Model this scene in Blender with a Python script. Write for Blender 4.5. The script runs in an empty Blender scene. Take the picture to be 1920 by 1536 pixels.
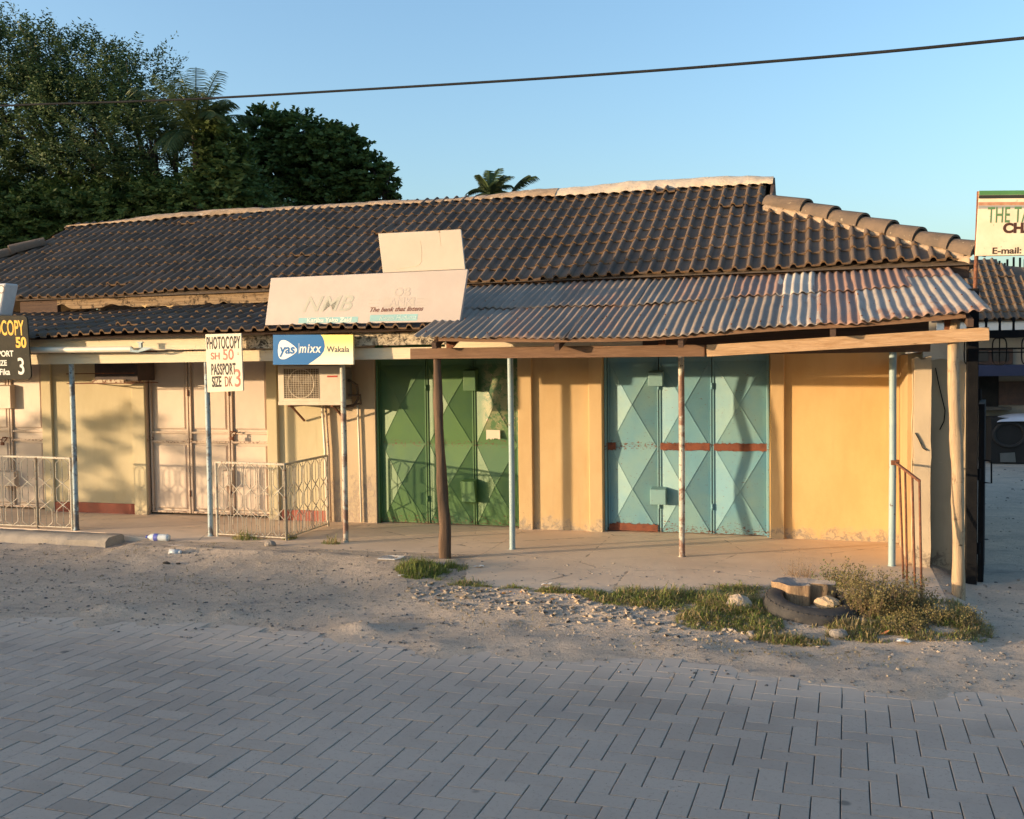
import bpy, math, random
import numpy as np
from mathutils import Vector, Matrix
random.seed(7); rng = np.random.default_rng(7)
SC = bpy.context.scene
COL = SC.collection
R = math.radians

# ------------------------------------------------------------------ camera
CAM_H = 2.0
YAW, PITCH, ROLL, FPX = 17.1, 2.5, -0.7, 1880.0
def cam_axes():
    y, p, r = R(YAW), R(PITCH), R(ROLL)
    f = Vector((-math.sin(y)*math.cos(p), math.cos(y)*math.cos(p), -math.sin(p)))
    r0 = Vector((math.cos(y), math.sin(y), 0)); u0 = r0.cross(f)
    return r0*math.cos(r)+u0*math.sin(r), u0*math.cos(r)-r0*math.sin(r), f
CR, CU, CF = cam_axes()
CPOS = Vector((0, 0, CAM_H))
cd = bpy.data.cameras.new('camera'); cam = bpy.data.objects.new('camera', cd); COL.objects.link(cam)
cd.sensor_fit = 'HORIZONTAL'; cd.sensor_width = 36; cd.lens = 36*FPX/1920
cd.clip_start = .05; cd.clip_end = 2000
m = Matrix((CR, CU, -CF)).transposed().to_4x4(); m.translation = CPOS
cam.matrix_world = m
SC.camera = cam

# ------------------------------------------------------------------ sky, sun, exposure
SUN_EL = 5.0
to_sun = Vector((-2.19, -1.3, 0)).normalized()*math.cos(R(SUN_EL)) + Vector((0, 0, math.sin(R(SUN_EL))))
world = bpy.data.worlds.new('World'); SC.world = world; world.use_nodes = True
wn = world.node_tree; bg = wn.nodes['Background']
sky = wn.nodes.new('ShaderNodeTexSky'); sky.sky_type = 'NISHITA'; sky.sun_disc = False
sky.sun_elevation = R(SUN_EL); sky.sun_rotation = math.atan2(to_sun.x, to_sun.y)
sky.altitude = 0; sky.air_density = 1.0; sky.dust_density = 2.6; sky.ozone_density = 2.3
wn.links.new(sky.outputs[0], bg.inputs[0]); bg.inputs[1].default_value = 0.15
sd = bpy.data.lights.new('sun', 'SUN'); sun = bpy.data.objects.new('sun', sd); COL.objects.link(sun)
sd.energy = 2.0; sd.angle = R(0.55); sd.color = (1.0, 0.72, 0.44)
sun.rotation_euler = to_sun.to_track_quat('Z', 'Y').to_euler(); sun.location = to_sun*60
SC.view_settings.view_transform = 'Standard'; SC.view_settings.look = 'None'
SC.view_settings.exposure = 2.0; SC.view_settings.gamma = 1.0
SC.cycles.max_bounces = 6

# ------------------------------------------------------------------ helpers
def ray(px, py):
    return CF + CR*((px-960)/FPX) - CU*((py-768)/FPX)
def PY(px, py, Y):
    d = ray(px, py); return CPOS + d*(Y/d.y)
def PZ(px, py, z):
    d = ray(px, py); return CPOS + d*((z-CAM_H)/d.z)
def PG(px, py):
    c = PZ(px, py, .05)
    for _ in range(4): c = PZ(px, py, ground_h(c.x, c.y))
    return c
def XW(px, Y=11.08, py=850): return PY(px, py, Y).x

def tag(o, label=None, cat=None, group=None, kind=None):
    if label: o['label'] = label
    if cat: o['category'] = cat
    if group: o['group'] = group
    if kind: o['kind'] = kind
    return o
def empty(name, loc, label, cat, group=None):
    o = bpy.data.objects.new(name, None); COL.objects.link(o); o.location = loc
    o.empty_display_size = .2
    return tag(o, label, cat, group)
def wloc(o):
    v = Vector(o.location)
    while o.parent: o = o.parent; v += Vector(o.location)
    return v

class MB:
    def __init__(s): s.v = []; s.f = []; s.mi = []; s.tone = None
    def add(s, vs, fs, mi=0):
        n = len(s.v); s.v += [tuple(p) for p in vs]
        s.f += [tuple(i+n for i in f) for f in fs]; s.mi += [mi]*len(fs); return s
    def hexa(s, c, mi=0):   # 8 corners bottom 0-3, top 4-7
        return s.add(c, [(3,2,1,0),(4,5,6,7),(0,1,5,4),(1,2,6,5),(2,3,7,6),(3,0,4,7)], mi)
    def box(s, x0, x1, y0, y1, z0, z1, mi=0):
        return s.hexa([(x0,y0,z0),(x1,y0,z0),(x1,y1,z0),(x0,y1,z0),(x0,y0,z1),(x1,y0,z1),(x1,y1,z1),(x0,y1,z1)], mi)
    def beam(s, a, b, w, h, up=(0,0,1), mi=0):   # rectangular bar between points
        a, b = Vector(a), Vector(b); d = (b-a).normalized(); sdir = d.cross(Vector(up)).normalized(); u = sdir.cross(d)
        c = []
        for q in (-.5, .5):
            for p, k in ((a,-.5),(b,-.5),(b,.5),(a,.5)):
                c.append(p + sdir*w*k + u*h*q)
        return s.hexa(c, mi)
    def tube(s, pts, r, n=8, mi=0, cap=True):
        pts = [Vector(p) for p in pts]; k = len(pts)
        if not hasattr(r, '__len__'): r = [r]*k
        rings = []; ref = None
        for i, p in enumerate(pts):
            d = (pts[min(i+1, k-1)] - pts[max(i-1, 0)]).normalized()
            if ref is None:
                ref = d.orthogonal().normalized()
            ref = (ref - d*ref.dot(d)).normalized(); q = d.cross(ref)
            rings.append([p + (ref*math.cos(2*math.pi*j/n) + q*math.sin(2*math.pi*j/n))*r[i] for j in range(n)])
        vs = [v for rg in rings for v in rg]
        fs = [(i*n+j, i*n+(j+1)%n, (i+1)*n+(j+1)%n, (i+1)*n+j) for i in range(k-1) for j in range(n)]
        if cap: fs += [tuple(range(n))[::-1], tuple((k-1)*n+j for j in range(n))]
        return s.add(vs, fs, mi)
    def grid(s, fn, nu, nv, mi=0):
        vs = [fn(i/nu, j/nv) for j in range(nv+1) for i in range(nu+1)]
        fs = [(j*(nu+1)+i, j*(nu+1)+i+1, (j+1)*(nu+1)+i+1, (j+1)*(nu+1)+i) for j in range(nv) for i in range(nu)]
        return s.add(vs, fs, mi)
    def quad(s, a, b, c, d, mi=0): return s.add([a, b, c, d], [(0,1,2,3)], mi)
    def build(s, name, mat, parent=None, smooth=False, bevel=0, tone=None, auto=None):
        me = bpy.data.meshes.new(name)
        off = wloc(parent) if parent else Vector((0,0,0))
        me.from_pydata([tuple(Vector(v)-off) for v in s.v], [], s.f)
        o = bpy.data.objects.new(name, me); COL.objects.link(o)
        if parent: o.parent = parent
        else: pass
        for mm in (mat if isinstance(mat, (list, tuple)) else [mat]): me.materials.append(mm)
        if any(s.mi): me.polygons.foreach_set('material_index', s.mi)
        if smooth: me.polygons.foreach_set('use_smooth', [True]*len(me.polygons))
        if auto:
            try: me.set_sharp_from_angle(angle=R(auto)); 
            except Exception: pass
        if tone is not None:
            at = me.attributes.new('tone', 'FLOAT', 'POINT'); at.data.foreach_set('value', np.asarray(tone, dtype=np.float32))
        if bevel:
            b = o.modifiers.new('bevel', 'BEVEL'); b.width = bevel; b.segments = 2; b.limit_method = 'ANGLE'; b.angle_limit = R(40)
        me.update()
        return o
def recenter(o):   # put a top-level mesh's origin at its base
    vs = [Vector(v.co) for v in o.data.vertices]
    c = Vector((sum(v.x for v in vs)/len(vs), sum(v.y for v in vs)/len(vs), min(v.z for v in vs)))
    o.data.transform(Matrix.Translation(-c)); o.location = c
    return o
def npmesh(name, V, F, mats, parent=None, mi=None, tone=None):
    me = bpy.data.meshes.new(name); off = np.array(wloc(parent)) if parent else np.zeros(3)
    V = np.asarray(V, dtype=np.float32)-off.astype(np.float32); F = np.asarray(F, dtype=np.int32); k = F.shape[1]
    me.vertices.add(len(V)); me.vertices.foreach_set('co', V.ravel())
    me.loops.add(F.size); me.loops.foreach_set('vertex_index', F.ravel())
    me.polygons.add(len(F)); me.polygons.foreach_set('loop_start', np.arange(0, F.size, k, dtype=np.int32))
    me.polygons.foreach_set('loop_total', np.full(len(F), k, dtype=np.int32))
    for mm in mats: me.materials.append(mm)
    if mi is not None: me.polygons.foreach_set('material_index', np.asarray(mi, dtype=np.int32))
    if tone is not None:
        at = me.attributes.new('tone', 'FLOAT', 'POINT'); at.data.foreach_set('value', np.asarray(tone, dtype=np.float32))
    me.polygons.foreach_set('use_smooth', np.zeros(len(F), dtype=bool))
    me.update(calc_edges=True); me.validate()
    o = bpy.data.objects.new(name, me); COL.objects.link(o)
    if parent: o.parent = parent
    return o
def hsh(*a):
    x = math.sin(sum(v*k for v, k in zip(a, (12.9898, 78.233, 37.719, 9.151))))*43758.5453
    return x-math.floor(x)
def vnoise(x, y, seed=0):
    xi, yi = math.floor(x), math.floor(y); fx, fy = x-xi, y-yi
    fx = fx*fx*(3-2*fx); fy = fy*fy*(3-2*fy)
    a, b, c, d = (hsh(xi+i, yi+j, seed) for i, j in ((0,0),(1,0),(0,1),(1,1)))
    return (a*(1-fx)+b*fx)*(1-fy)+(c*(1-fx)+d*fx)*fy - .5

# ------------------------------------------------------------------ materials
class NT:
    def __init__(s, name):
        s.m = bpy.data.materials.new(name); s.m.use_nodes = True; s.t = s.m.node_tree
        s.b = s.t.nodes['Principled BSDF']; s.co = s.n('ShaderNodeTexCoord').outputs['Object']
    def n(s, ty, **kw):
        nd = s.t.nodes.new(ty)
        for k, v in kw.items():
            if k in nd.inputs.keys(): nd.inputs[k].default_value = v
            else: setattr(nd, k, v)
        return nd
    def l(s, a, b): s.t.links.new(a, b)
    def geo(s): return s.n('ShaderNodeNewGeometry').outputs['Position']
    def mapping(s, co, scale=(1,1,1), loc=(0,0,0), rot=(0,0,0)):
        mp = s.n('ShaderNodeMapping'); mp.inputs['Scale'].default_value = scale; mp.inputs['Location'].default_value = loc
        mp.inputs['Rotation'].default_value = rot; s.l(co, mp.inputs['Vector']); return mp.outputs[0]
    def noise(s, scale, detail=4, rough=.6, co=None, dist=0):
        n = s.n('ShaderNodeTexNoise'); n.inputs['Scale'].default_value = scale; n.inputs['Detail'].default_value = detail
        n.inputs['Roughness'].default_value = rough; n.inputs['Distortion'].default_value = dist
        s.l(co if co is not None else s.co, n.inputs['Vector']); return n.outputs['Fac']
    def vor(s, scale, feature='F1', co=None, out='Distance'):
        n = s.n('ShaderNodeTexVoronoi'); n.feature = feature; n.inputs['Scale'].default_value = scale
        s.l(co if co is not None else s.co, n.inputs['Vector']); return n.outputs[out]
    def ramp(s, fac, lo, hi, smooth=True):
        mr = s.n('ShaderNodeMapRange'); mr.clamp = True
        if smooth: mr.interpolation_type = 'SMOOTHSTEP'
        mr.inputs['From Min'].default_value = lo; mr.inputs['From Max'].default_value = hi
        s.l(fac, mr.inputs['Value']); return mr.outputs[0]
    def math(s, op, a, b=None, c=None):
        nd = s.n('ShaderNodeMath'); nd.operation = op
        for i, v in enumerate((a, b, c)):
            if v is None: continue
            if isinstance(v, (int, float)): nd.inputs[i].default_value = v
            else: s.l(v, nd.inputs[i])
        return nd.outputs[0]
    def mix(s, fac, a, b):
        nd = s.n('ShaderNodeMix'); nd.data_type = 'RGBA'
        for inp, v in ((nd.inputs[0], fac), (nd.inputs[6], a), (nd.inputs[7], b)):
            if isinstance(v, (int, float)): inp.default_value = v
            elif isinstance(v, tuple): inp.default_value = (*v, 1)
            else: s.l(v, inp)
        return nd.outputs[2]
    def sep(s, co):
        nd = s.n('ShaderNodeSeparateXYZ'); s.l(co, nd.inputs[0]); return nd.outputs
    def bump(s, h, strength=.3, dist=.01, prev=None):
        nd = s.n('ShaderNodeBump'); nd.inputs['Strength'].default_value = strength; nd.inputs['Distance'].default_value = dist
        s.l(h, nd.inputs['Height'])
        if prev is not None: s.l(prev, nd.inputs['Normal'])
        return nd.outputs[0]
    def attr(s, nm):
        nd = s.n('ShaderNodeAttribute'); nd.attribute_name = nm; return nd.outputs['Fac']
    def fin(s, col, rough=.8, normal=None, metal=0, spec=None):
        b = s.b
        if isinstance(col, tuple): b.inputs['Base Color'].default_value = (*col, 1)
        else: s.l(col, b.inputs['Base Color'])
        if isinstance(rough, (int, float)): b.inputs['Roughness'].default_value = rough
        else: s.l(rough, b.inputs['Roughness'])
        if normal is not None: s.l(normal, b.inputs['Normal'])
        b.inputs['Metallic'].default_value = metal
        if spec is not None: b.inputs['Specular IOR Level'].default_value = spec
        return s.m

def simple(name, c1, c2=None, scale=6, rough=.8, bs=.15, bscale=60, metal=0, spots=None, lo=.35, hi=.65, spec=None):
    t = NT(name); co = t.geo()
    c2 = c2 or tuple(v*.75 for v in c1)
    col = t.mix(t.ramp(t.noise(scale, 6, .65, co), lo, hi), c1, c2)
    for sp in spots or []:    # (colour, scale, lo, hi)
        col = t.mix(t.ramp(t.noise(sp[1], 5, .7, co, .4), sp[2], sp[3]), col, sp[0])
    nm = t.bump(t.noise(bscale, 4, .6, co), bs, .01)
    return t.fin(col, rough, nm, metal, spec)

def wall_mat(name, c1, c2, chip=(.30,.25,.19), damp=(.45,.36,.25), zchip=.42, deep=None):
    t = NT(name); co = t.geo(); z = t.sep(co)[2]
    st = t.noise(2.2, 6, .65, t.mapping(co, (1,1,.45)))
    col = t.mix(t.ramp(st, .35, .68), c1, c2)
    str_ = t.noise(9, 5, .7, t.mapping(co, (1,1,.08)))
    col = t.mix(t.math('MULTIPLY', t.ramp(str_, .55, .8), .35), col, tuple(v*.7 for v in c2))
    # pale scuffs
    sc = t.noise(7, 6, .75, t.mapping(co, (1,1,3.2), (3,0,7)))
    col = t.mix(t.math('MULTIPLY', t.ramp(sc, .66, .74), .5), col, tuple(min(1, v*1.35+.06) for v in c1))
    # damp and flaking plaster near the floor, ragged upper edge
    n1 = t.noise(5, 6, .7, co); n2 = t.noise(34, 5, .7, co)
    hgt = t.math('SUBTRACT', z, t.math('MULTIPLY', n1, zchip*1.3))
    dm = t.ramp(hgt, .02, -.14)
    col = t.mix(t.math('MULTIPLY', dm, .7), col, damp)
    chipm = t.math('MULTIPLY', t.ramp(hgt, -.02, -.12), t.ramp(t.noise(15, 7, .8, co, .8), .50, .56))
    pit = t.math('MULTIPLY', t.ramp(t.noise(38, 4, .7, co), .67, .70), t.ramp(z, .62, .12))
    col = t.mix(chipm, col, chip); col = t.mix(pit, col, tuple(v*.55 for v in chip))
    h = t.math('SUBTRACT', t.math('ADD', t.math('MULTIPLY', t.noise(3, 4, .5, co), 1.2), t.math('MULTIPLY', t.noise(90, 3, .6, co), .16)), t.math('MULTIPLY', t.math('ADD', chipm, pit), .6))
    return t.fin(col, .88, t.bump(h, .45, .014), spec=.25)

M = {}
M['wall_orange'] = wall_mat('orange_plaster', (.63,.425,.19), (.56,.365,.155))
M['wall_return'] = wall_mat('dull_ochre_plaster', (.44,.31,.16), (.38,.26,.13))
M['wall_beige'] = wall_mat('peach_plaster', (.54,.385,.20), (.49,.335,.165))
M['wall_cream'] = wall_mat('cream_plaster', (.54,.465,.295), (.49,.415,.255), zchip=.30)
M['wall_pinkish'] = wall_mat('pinkish_plaster', (.53,.415,.27), (.46,.355,.235), zchip=1.0, chip=(.42,.33,.25))
M['red_paint'] = simple('red_oxide_paint', (.32,.07,.035), (.24,.06,.035), 5, .6, spots=[((.45,.30,.2), 30, .66, .72)])
def door_metal(name, c1, c2, rust=.64, scab=None):
    t = NT(name); co = t.geo()
    col = t.mix(t.ramp(t.noise(1.6, 5, .6, co), .35, .65), c1, c2)
    col = t.mix(t.math('MULTIPLY', t.ramp(t.noise(6, 5, .7, t.mapping(co, (1,1,.25))), .5, .8), .4), col, tuple(v*.72+.03 for v in c1))
    z = t.sep(co)[2]
    low = t.ramp(z, .32, .1)
    n = t.noise(26, 6, .75, t.mapping(co, (1,1,2)))
    seam = t.ramp(t.math('ABSOLUTE', t.math('SUBTRACT', z, 1.085)), .07, .02)
    thr = t.math('ADD', n, t.math('MAXIMUM', t.math('MULTIPLY', low, .13), t.math('MULTIPLY', seam, .10)))
    rm = t.ramp(thr, rust, rust+.05)
    col = t.mix(rm, col, (.13,.055,.03))
    if scab:   # peeled patches inside a box (x0,x1,z0,z1)
        x = t.sep(co)[0]
        bx = t.math('MULTIPLY', t.math('MULTIPLY', t.ramp(x, scab[0]-.05, scab[0]+.05), t.ramp(x, scab[1]+.05, scab[1]-.05)), t.math('MULTIPLY', t.ramp(z, scab[2]-.12, scab[2]+.1), t.ramp(z, scab[3]+.1, scab[3]-.1)))
        pm = t.math('MULTIPLY', bx, t.ramp(t.noise(11, 7, .75, co, .5), .46, .53))
        col = t.mix(t.math('MULTIPLY', pm, .8), col, (.27,.27,.14))
        pm2 = t.math('MULTIPLY', bx, t.ramp(t.noise(16, 6, .75, t.mapping(co, (1,1,1), (5,5,5))), .6, .64))
        col = t.mix(pm2, col, (.5,.33,.27))
    return t.fin(col, .5, t.bump(t.math('ADD', t.noise(4, 3, .5, co), t.math('MULTIPLY', n, -.15)), .25, .02), spec=.4)
M['green_metal'] = door_metal('green_painted_sheet_metal', (.085,.175,.058), (.068,.15,.068), scab=(XW(905), XW(975), 1.25, 2.0))
M['blue_metal'] = door_metal('pale_blue_painted_sheet_metal', (.13,.295,.36), (.19,.33,.32), rust=.62)
M['door_cream'] = door_metal('dusty_cream_metal', (.62,.50,.38), (.55,.44,.34), rust=.70)
M['door_frame_cream'] = door_metal('dusty_cream_frame', (.58,.45,.33), (.50,.38,.28), rust=.62)
M['rust'] = simple('rusty_steel', (.20,.075,.035), (.11,.045,.025), 25, .9, .4, 90)
M['rust_red'] = simple('red_primer', (.19,.06,.03), (.12,.04,.024), 9, .9, .3, spots=[((.05,.03,.02), 18, .60, .70)])
M['dark_gap'] = simple('dark_void', (.012,.011,.01), (.02,.018,.016), 5, 1)
M['steel_blue'] = simple('pale_blue_pole_paint', (.29,.38,.38), (.24,.33,.35), 5, .55, .2, 50, spots=[((.12,.08,.06), 14, .62, .66), ((.30,.12,.07), 22, .66, .70)])
M['steel_blue_worn'] = simple('worn_blue_pole_paint', (.34,.42,.42), (.28,.38,.42), 5, .6, .3, 50, spots=[((.13,.12,.11), 3.5, .50, .60), ((.09,.06,.05), 26, .58, .64)])
M['steel_white_worn'] = simple('worn_white_pole_paint', (.45,.44,.36), (.36,.36,.30), 5, .6, .3, 50, spots=[((.20,.11,.075), 2.6, .46, .56), ((.09,.06,.05), 26, .58, .64)])
M['cream_paint_bar'] = simple('cream_painted_bar', (.52,.47,.36), (.42,.36,.27), 12, .6, .2, 90, spots=[((.24,.11,.05), 40, .56, .62)])
M['pipe_white'] = simple('white_plastic_pipe', (.74,.68,.55), (.66,.60,.48), 4, .4, .05)
M['black_steel'] = simple('black_painted_steel', (.005,.0055,.007), (.009,.009,.010), 10, .85, .2, spots=[((.08,.07,.06), 45, .72, .76)], spec=.15)

def board_mat(name, c1, c2, knots=True, grime=None, gs=8, glo=.5, ghi=.6, stretch=(.35,6,9)):
    t = NT(name); co = t.geo()
    mp = t.mapping(co, stretch)
    g = t.noise(5, 7, .7, mp, 1.2)
    col = t.mix(t.ramp(g, .3, .7), c1, c2)
    if knots:
        col = t.mix(t.ramp(t.vor(2.6, co=t.mapping(co, (1,1.5,2.6))), .07, .02), col, tuple(v*.35 for v in c2))
    if grime: col = t.mix(t.ramp(t.noise(gs, 8, .8, co, .6), glo, ghi), col, grime)
    return t.fin(col, .85, t.bump(t.noise(14, 6, .8, mp, 1), .5, .012), spec=.2)
M['new_timber'] = board_mat('new_pine_timber', (.47,.32,.195), (.31,.19,.10))
M['old_timber'] = board_mat('weathered_brown_timber', (.20,.12,.075), (.13,.075,.045))
M['rot_timber'] = board_mat('rotten_pale_timber', (.36,.255,.15), (.15,.095,.05), grime=(.04,.028,.018), gs=11, glo=.50, ghi=.60)
M['dark_timber'] = board_mat('dark_fascia_timber', (.11,.07,.05), (.07,.045,.035), grime=(.30,.24,.18), gs=14, glo=.68, ghi=.72)
M['white_board'] = board_mat('white_painted_board', (.72,.62,.44), (.66,.56,.39), knots=False, grime=(.16,.09,.055), gs=13, glo=.63, ghi=.67)
M['mouldy_board'] = board_mat('mouldy_white_board', (.62,.53,.38), (.45,.37,.26), knots=False, grime=(.055,.045,.035), gs=16, glo=.46, ghi=.58)
M['pole_wood'] = board_mat('bark_stripped_pole', (.14,.09,.058), (.08,.052,.034), stretch=(6,6,.4), grime=(.06,.04,.03), gs=12, glo=.6, ghi=.68)
M['pole_pale'] = board_mat('pale_peeled_pole', (.46,.34,.215), (.30,.21,.13), stretch=(9,9,.5), grime=(.13,.085,.055), gs=9, glo=.55, ghi=.66)

def tile_mat(name, c1, c2, warm=(.17,.085,.035)):
    t = NT(name); co = t.geo(); tn = t.attr('tone')
    col = t.mix(tn, c1, c2)
    col = t.mix(t.math('MULTIPLY', t.ramp(t.noise(3.5, 6, .7, co), .45, .7), .5), col, (.045,.042,.045))
    col = t.mix(t.math('MULTIPLY', t.ramp(t.noise(28, 5, .7, co), .56, .66), .55), col, warm)
    edge = t.math('MULTIPLY', t.attr('edge'), t.ramp(t.noise(9, 5, .7, co), .30, .62))
    col = t.mix(edge, col, (.15,.088,.045))
    spk = t.ramp(t.noise(19, 2, .5, t.mapping(co, (1,1,1), (9,3,1))), .80, .82)
    col = t.mix(spk, col, (.55,.53,.5))
    return t.fin(col, .75, t.bump(t.noise(70, 4, .7, co), .4, .008), spec=.12)
M['tile'] = tile_mat('dark_brown_roof_tile', (.18,.13,.095), (.10,.076,.058))
M['tile_far'] = tile_mat('brown_roof_tile', (.16,.12,.085), (.11,.085,.065))
M['cap'] = simple('brown_ridge_tile', (.135,.095,.065), (.095,.07,.05), 6, .85, .35, 60, spots=[((.36,.29,.20), 12, .62, .68)])
M['mortar'] = simple('pale_ridge_mortar', (.62,.50,.36), (.50,.40,.29), 4, .95, .9, 30, spots=[((.30,.23,.16), 9, .60, .70)])
M['mortar_brown'] = simple('brown_ridge_mortar', (.40,.29,.19), (.27,.19,.12), 6, .95, .9, 30, spots=[((.60,.50,.38), 9, .60, .66)])

def tin_mat(name, base, rust, amt, seed):
    t = NT(name); co = t.geo()
    mp = t.mapping(co, (1.0,.35,1), (seed*3.1, seed*1.7, 0))
    col = t.mix(t.ramp(t.noise(2.5, 6, .7, mp), .35, .65), base, tuple(v*.78 for v in base))
    col = t.mix(t.ramp(t.noise(1.7, 7, .75, t.mapping(co, (1,.4,1), (seed, 4, seed*2))), .75-amt, .85-amt), col, rust)
    col = t.mix(t.math('MULTIPLY', t.ramp(t.noise(30, 5, .7, co), .6, .7), .5), col, (.16,.08,.05))
    n = t.noise(6, 4, .6, co)
    return t.fin(col, .62, t.bump(t.noise(20, 4, .6, co), .2, .006), metal=.0, spec=.12)
RUSTC = (.27,.17,.125)
TIN = [tin_mat('grey_galvanised_tin', (.27,.22,.175), RUSTC, .12, 1), tin_mat('brown_grey_tin', (.26,.20,.155), RUSTC, .24, 2),
       tin_mat('mixed_rusty_tin', (.38,.325,.27), RUSTC, .24, 3), tin_mat('rust_pink_tin', (.29,.205,.165), (.30,.18,.13), .35, 4),
       tin_mat('pale_whitewashed_tin', (.54,.475,.39), (.40,.29,.22), -.03, 5)]

def ground_mat():
    t = NT('dusty_dirt'); co = t.geo()
    col = t.mix(t.ramp(t.noise(.9, 6, .65, co), .35, .65), (.68,.55,.425), (.55,.455,.36))
    col = t.mix(t.math('MULTIPLY', t.ramp(t.noise(5, 7, .75, co), .45, .7), .6), col, (.45,.37,.29))
    col = t.mix(t.math('MULTIPLY', t.ramp(t.noise(2.3, 7, .8, t.mapping(co, (.5,1,1), (3,7,0))), .50, .66), .55), col, (.30,.265,.24))
    col = t.mix(t.ramp(t.noise(45, 4, .8, co), .58, .68), col, (.15,.13,.115))
    col = t.mix(t.ramp(t.noise(60, 3, .8, t.mapping(co, (1,1,1), (4,4,4))), .63, .70), col, (.45,.41,.36))
    h = t.math('ADD', t.math('MULTIPLY', t.noise(8, 8, .75, co), 1.0), t.math('MULTIPLY', t.noise(70, 4, .8, co), .35))
    return t.fin(col, .95, t.bump(h, 1.0, .05), spec=.1)
M['dirt'] = ground_mat()
def slab_mat():
    t = NT('screed_concrete'); co = t.geo()
    col = t.mix(t.ramp(t.noise(1.3, 6, .6, co), .35, .65), (.72,.56,.41), (.64,.49,.355))
    col = t.mix(t.math('MULTIPLY', t.ramp(t.noise(4, 7, .7, t.mapping(co, (.5,1.3,1))), .5, .75), .5), col, (.42,.335,.26))
    cr = t.vor(.75, 'DISTANCE_TO_EDGE', t.mapping(co, (1,1,1), (.3,.2,0)))
    w = t.math('ADD', cr, t.math('MULTIPLY', t.noise(6, 5, .7, co), .06))
    crack = t.ramp(w, .034, .028)
    col = t.mix(t.math('MULTIPLY', crack, .55), col, (.12,.09,.07))
    col = t.mix(t.ramp(t.noise(60, 3, .8, co), .70, .74), col, (.2,.16,.12))
    return t.fin(col, .8, t.bump(t.math('SUBTRACT', t.noise(12, 5, .6, co), t.math('MULTIPLY', crack, .5)), .25, .01), spec=.25)
M['slab'] = slab_mat()
M['kerb'] = simple('rough_grey_concrete', (.38,.32,.25), (.29,.25,.20), 5, .9, .6, 40, spots=[((.18,.15,.12), 12, .62, .70)])
def paver_mat():
    t = NT('grey_concrete_paver'); co = t.geo(); tn = t.attr('tone')
    col = t.mix(tn, (.29,.235,.19), (.39,.32,.26))
    col = t.mix(t.ramp(t.noise(.55, 5, .6, co), .35, .68), col, (.40,.33,.27))
    col = t.mix(t.math('MULTIPLY', t.ramp(t.noise(1.1, 5, .65, t.mapping(co, (1,1,1), (7,2,0))), .5, .7), .5), col, (.29,.24,.205))
    pit = t.ramp(t.noise(75, 3, .6, co), .66, .70)
    pitm = t.math('MULTIPLY', pit, t.ramp(t.noise(2.2, 3, .5, co), .42, .58))
    col = t.mix(t.math('MULTIPLY', t.ramp(t.noise(38, 5, .8, co), .54, .66), .45), col, (.17,.14,.12))
    col = t.mix(t.math('MULTIPLY', pitm, .8), col, (.06,.055,.05))
    col = t.mix(t.ramp(t.noise(90, 2, .6, t.mapping(co, (1,1,1), (3,9,1))), .74, .77), col, (.42,.41,.38))
    col = t.mix(t.math('MULTIPLY', t.ramp(t.vor(1.15, co=t.mapping(co, (1,1,1), (2.2,.7,0))), .045, .025), .65), col, (.07,.065,.06))
    col = t.mix(t.math('MULTIPLY', t.ramp(t.noise(14, 6, .75, co), .60, .72), .4), col, (.22,.20,.18))
    y = t.sep(co)[1]
    dust = t.math('MULTIPLY', t.ramp(t.math('ADD', y, t.math('MULTIPLY', t.noise(1.5, 6, .7, co), 1.2)), 6.3, 7.25), .85)
    col = t.mix(dust, col, (.52,.42,.33))
    h = t.math('SUBTRACT', t.math('MULTIPLY', t.noise(110, 4, .75, co), .5), pitm)
    return t.fin(col, .85, t.bump(h, .35, .006), spec=.25)
M['paver'] = paver_mat()
M['joint'] = simple('joint_sand', (.06,.052,.046), (.15,.13,.11), 2.5, 1, .4, 60)
def flat(name, c, rough=.6, var=.9, sc=5, spec=.3): return simple(name, c, tuple(v*var for v in c), sc, rough, .04, 40, spec=spec)

# ================================================================== GROUND
YW = 11.08          # wall plane
SLAB = .11
def ground_h(x, y):
    z = .012*vnoise(x*1.1, y*1.1, 1) + .018*vnoise(x*3.3, y*4.6, 2) + .012*vnoise(x*9, y*11, 3)
    t = min(1, max(0, (y+.45*vnoise(x*1.1, 3, 7)+.2*vnoise(x*4, y*2, 8)-6.12)/.75)); z = (-.03)*(1-t) + t*(z+.014)
    # dirt climbs to the edges of the slabs
    k = min(1, max(0, (x+4.6)/1.4)); k = k*k*(3-2*k); y0_ = 8.25*(1-k)+7.15*k
    t2 = min(1, max(0, (y-y0_)/1.0)); t2 *= min(1, max(0, (1.25-x)/.3)); z += .100*t2*t2*(3-2*t2)*(min(1, max(.35, (x+7.55)/.35))) + (.012 if y > 9.0 and x > -7.2 else 0)
    if y > 9.1 or (y > 7.9 and x > -3.35): z = min(z, .109)
    # low crusty mounds beside the paving
    for mx, my, mr, mh in ((-5.6, 6.9, .30, .035), (-4.9, 6.95, .2, .022), (-4.55, 7.0, .28, .030), (-3.35, 6.85, .34, .042), (-2.6, 6.6, .28, .018), (-.9, 6.95, .5, .02)):
        d = math.hypot(x-mx, (y-my)*1.8)/mr
        if d < 1: z += mh*(1-d*d)**2*(1+1.2*vnoise(x*14, y*14, 9))
    return z
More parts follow.
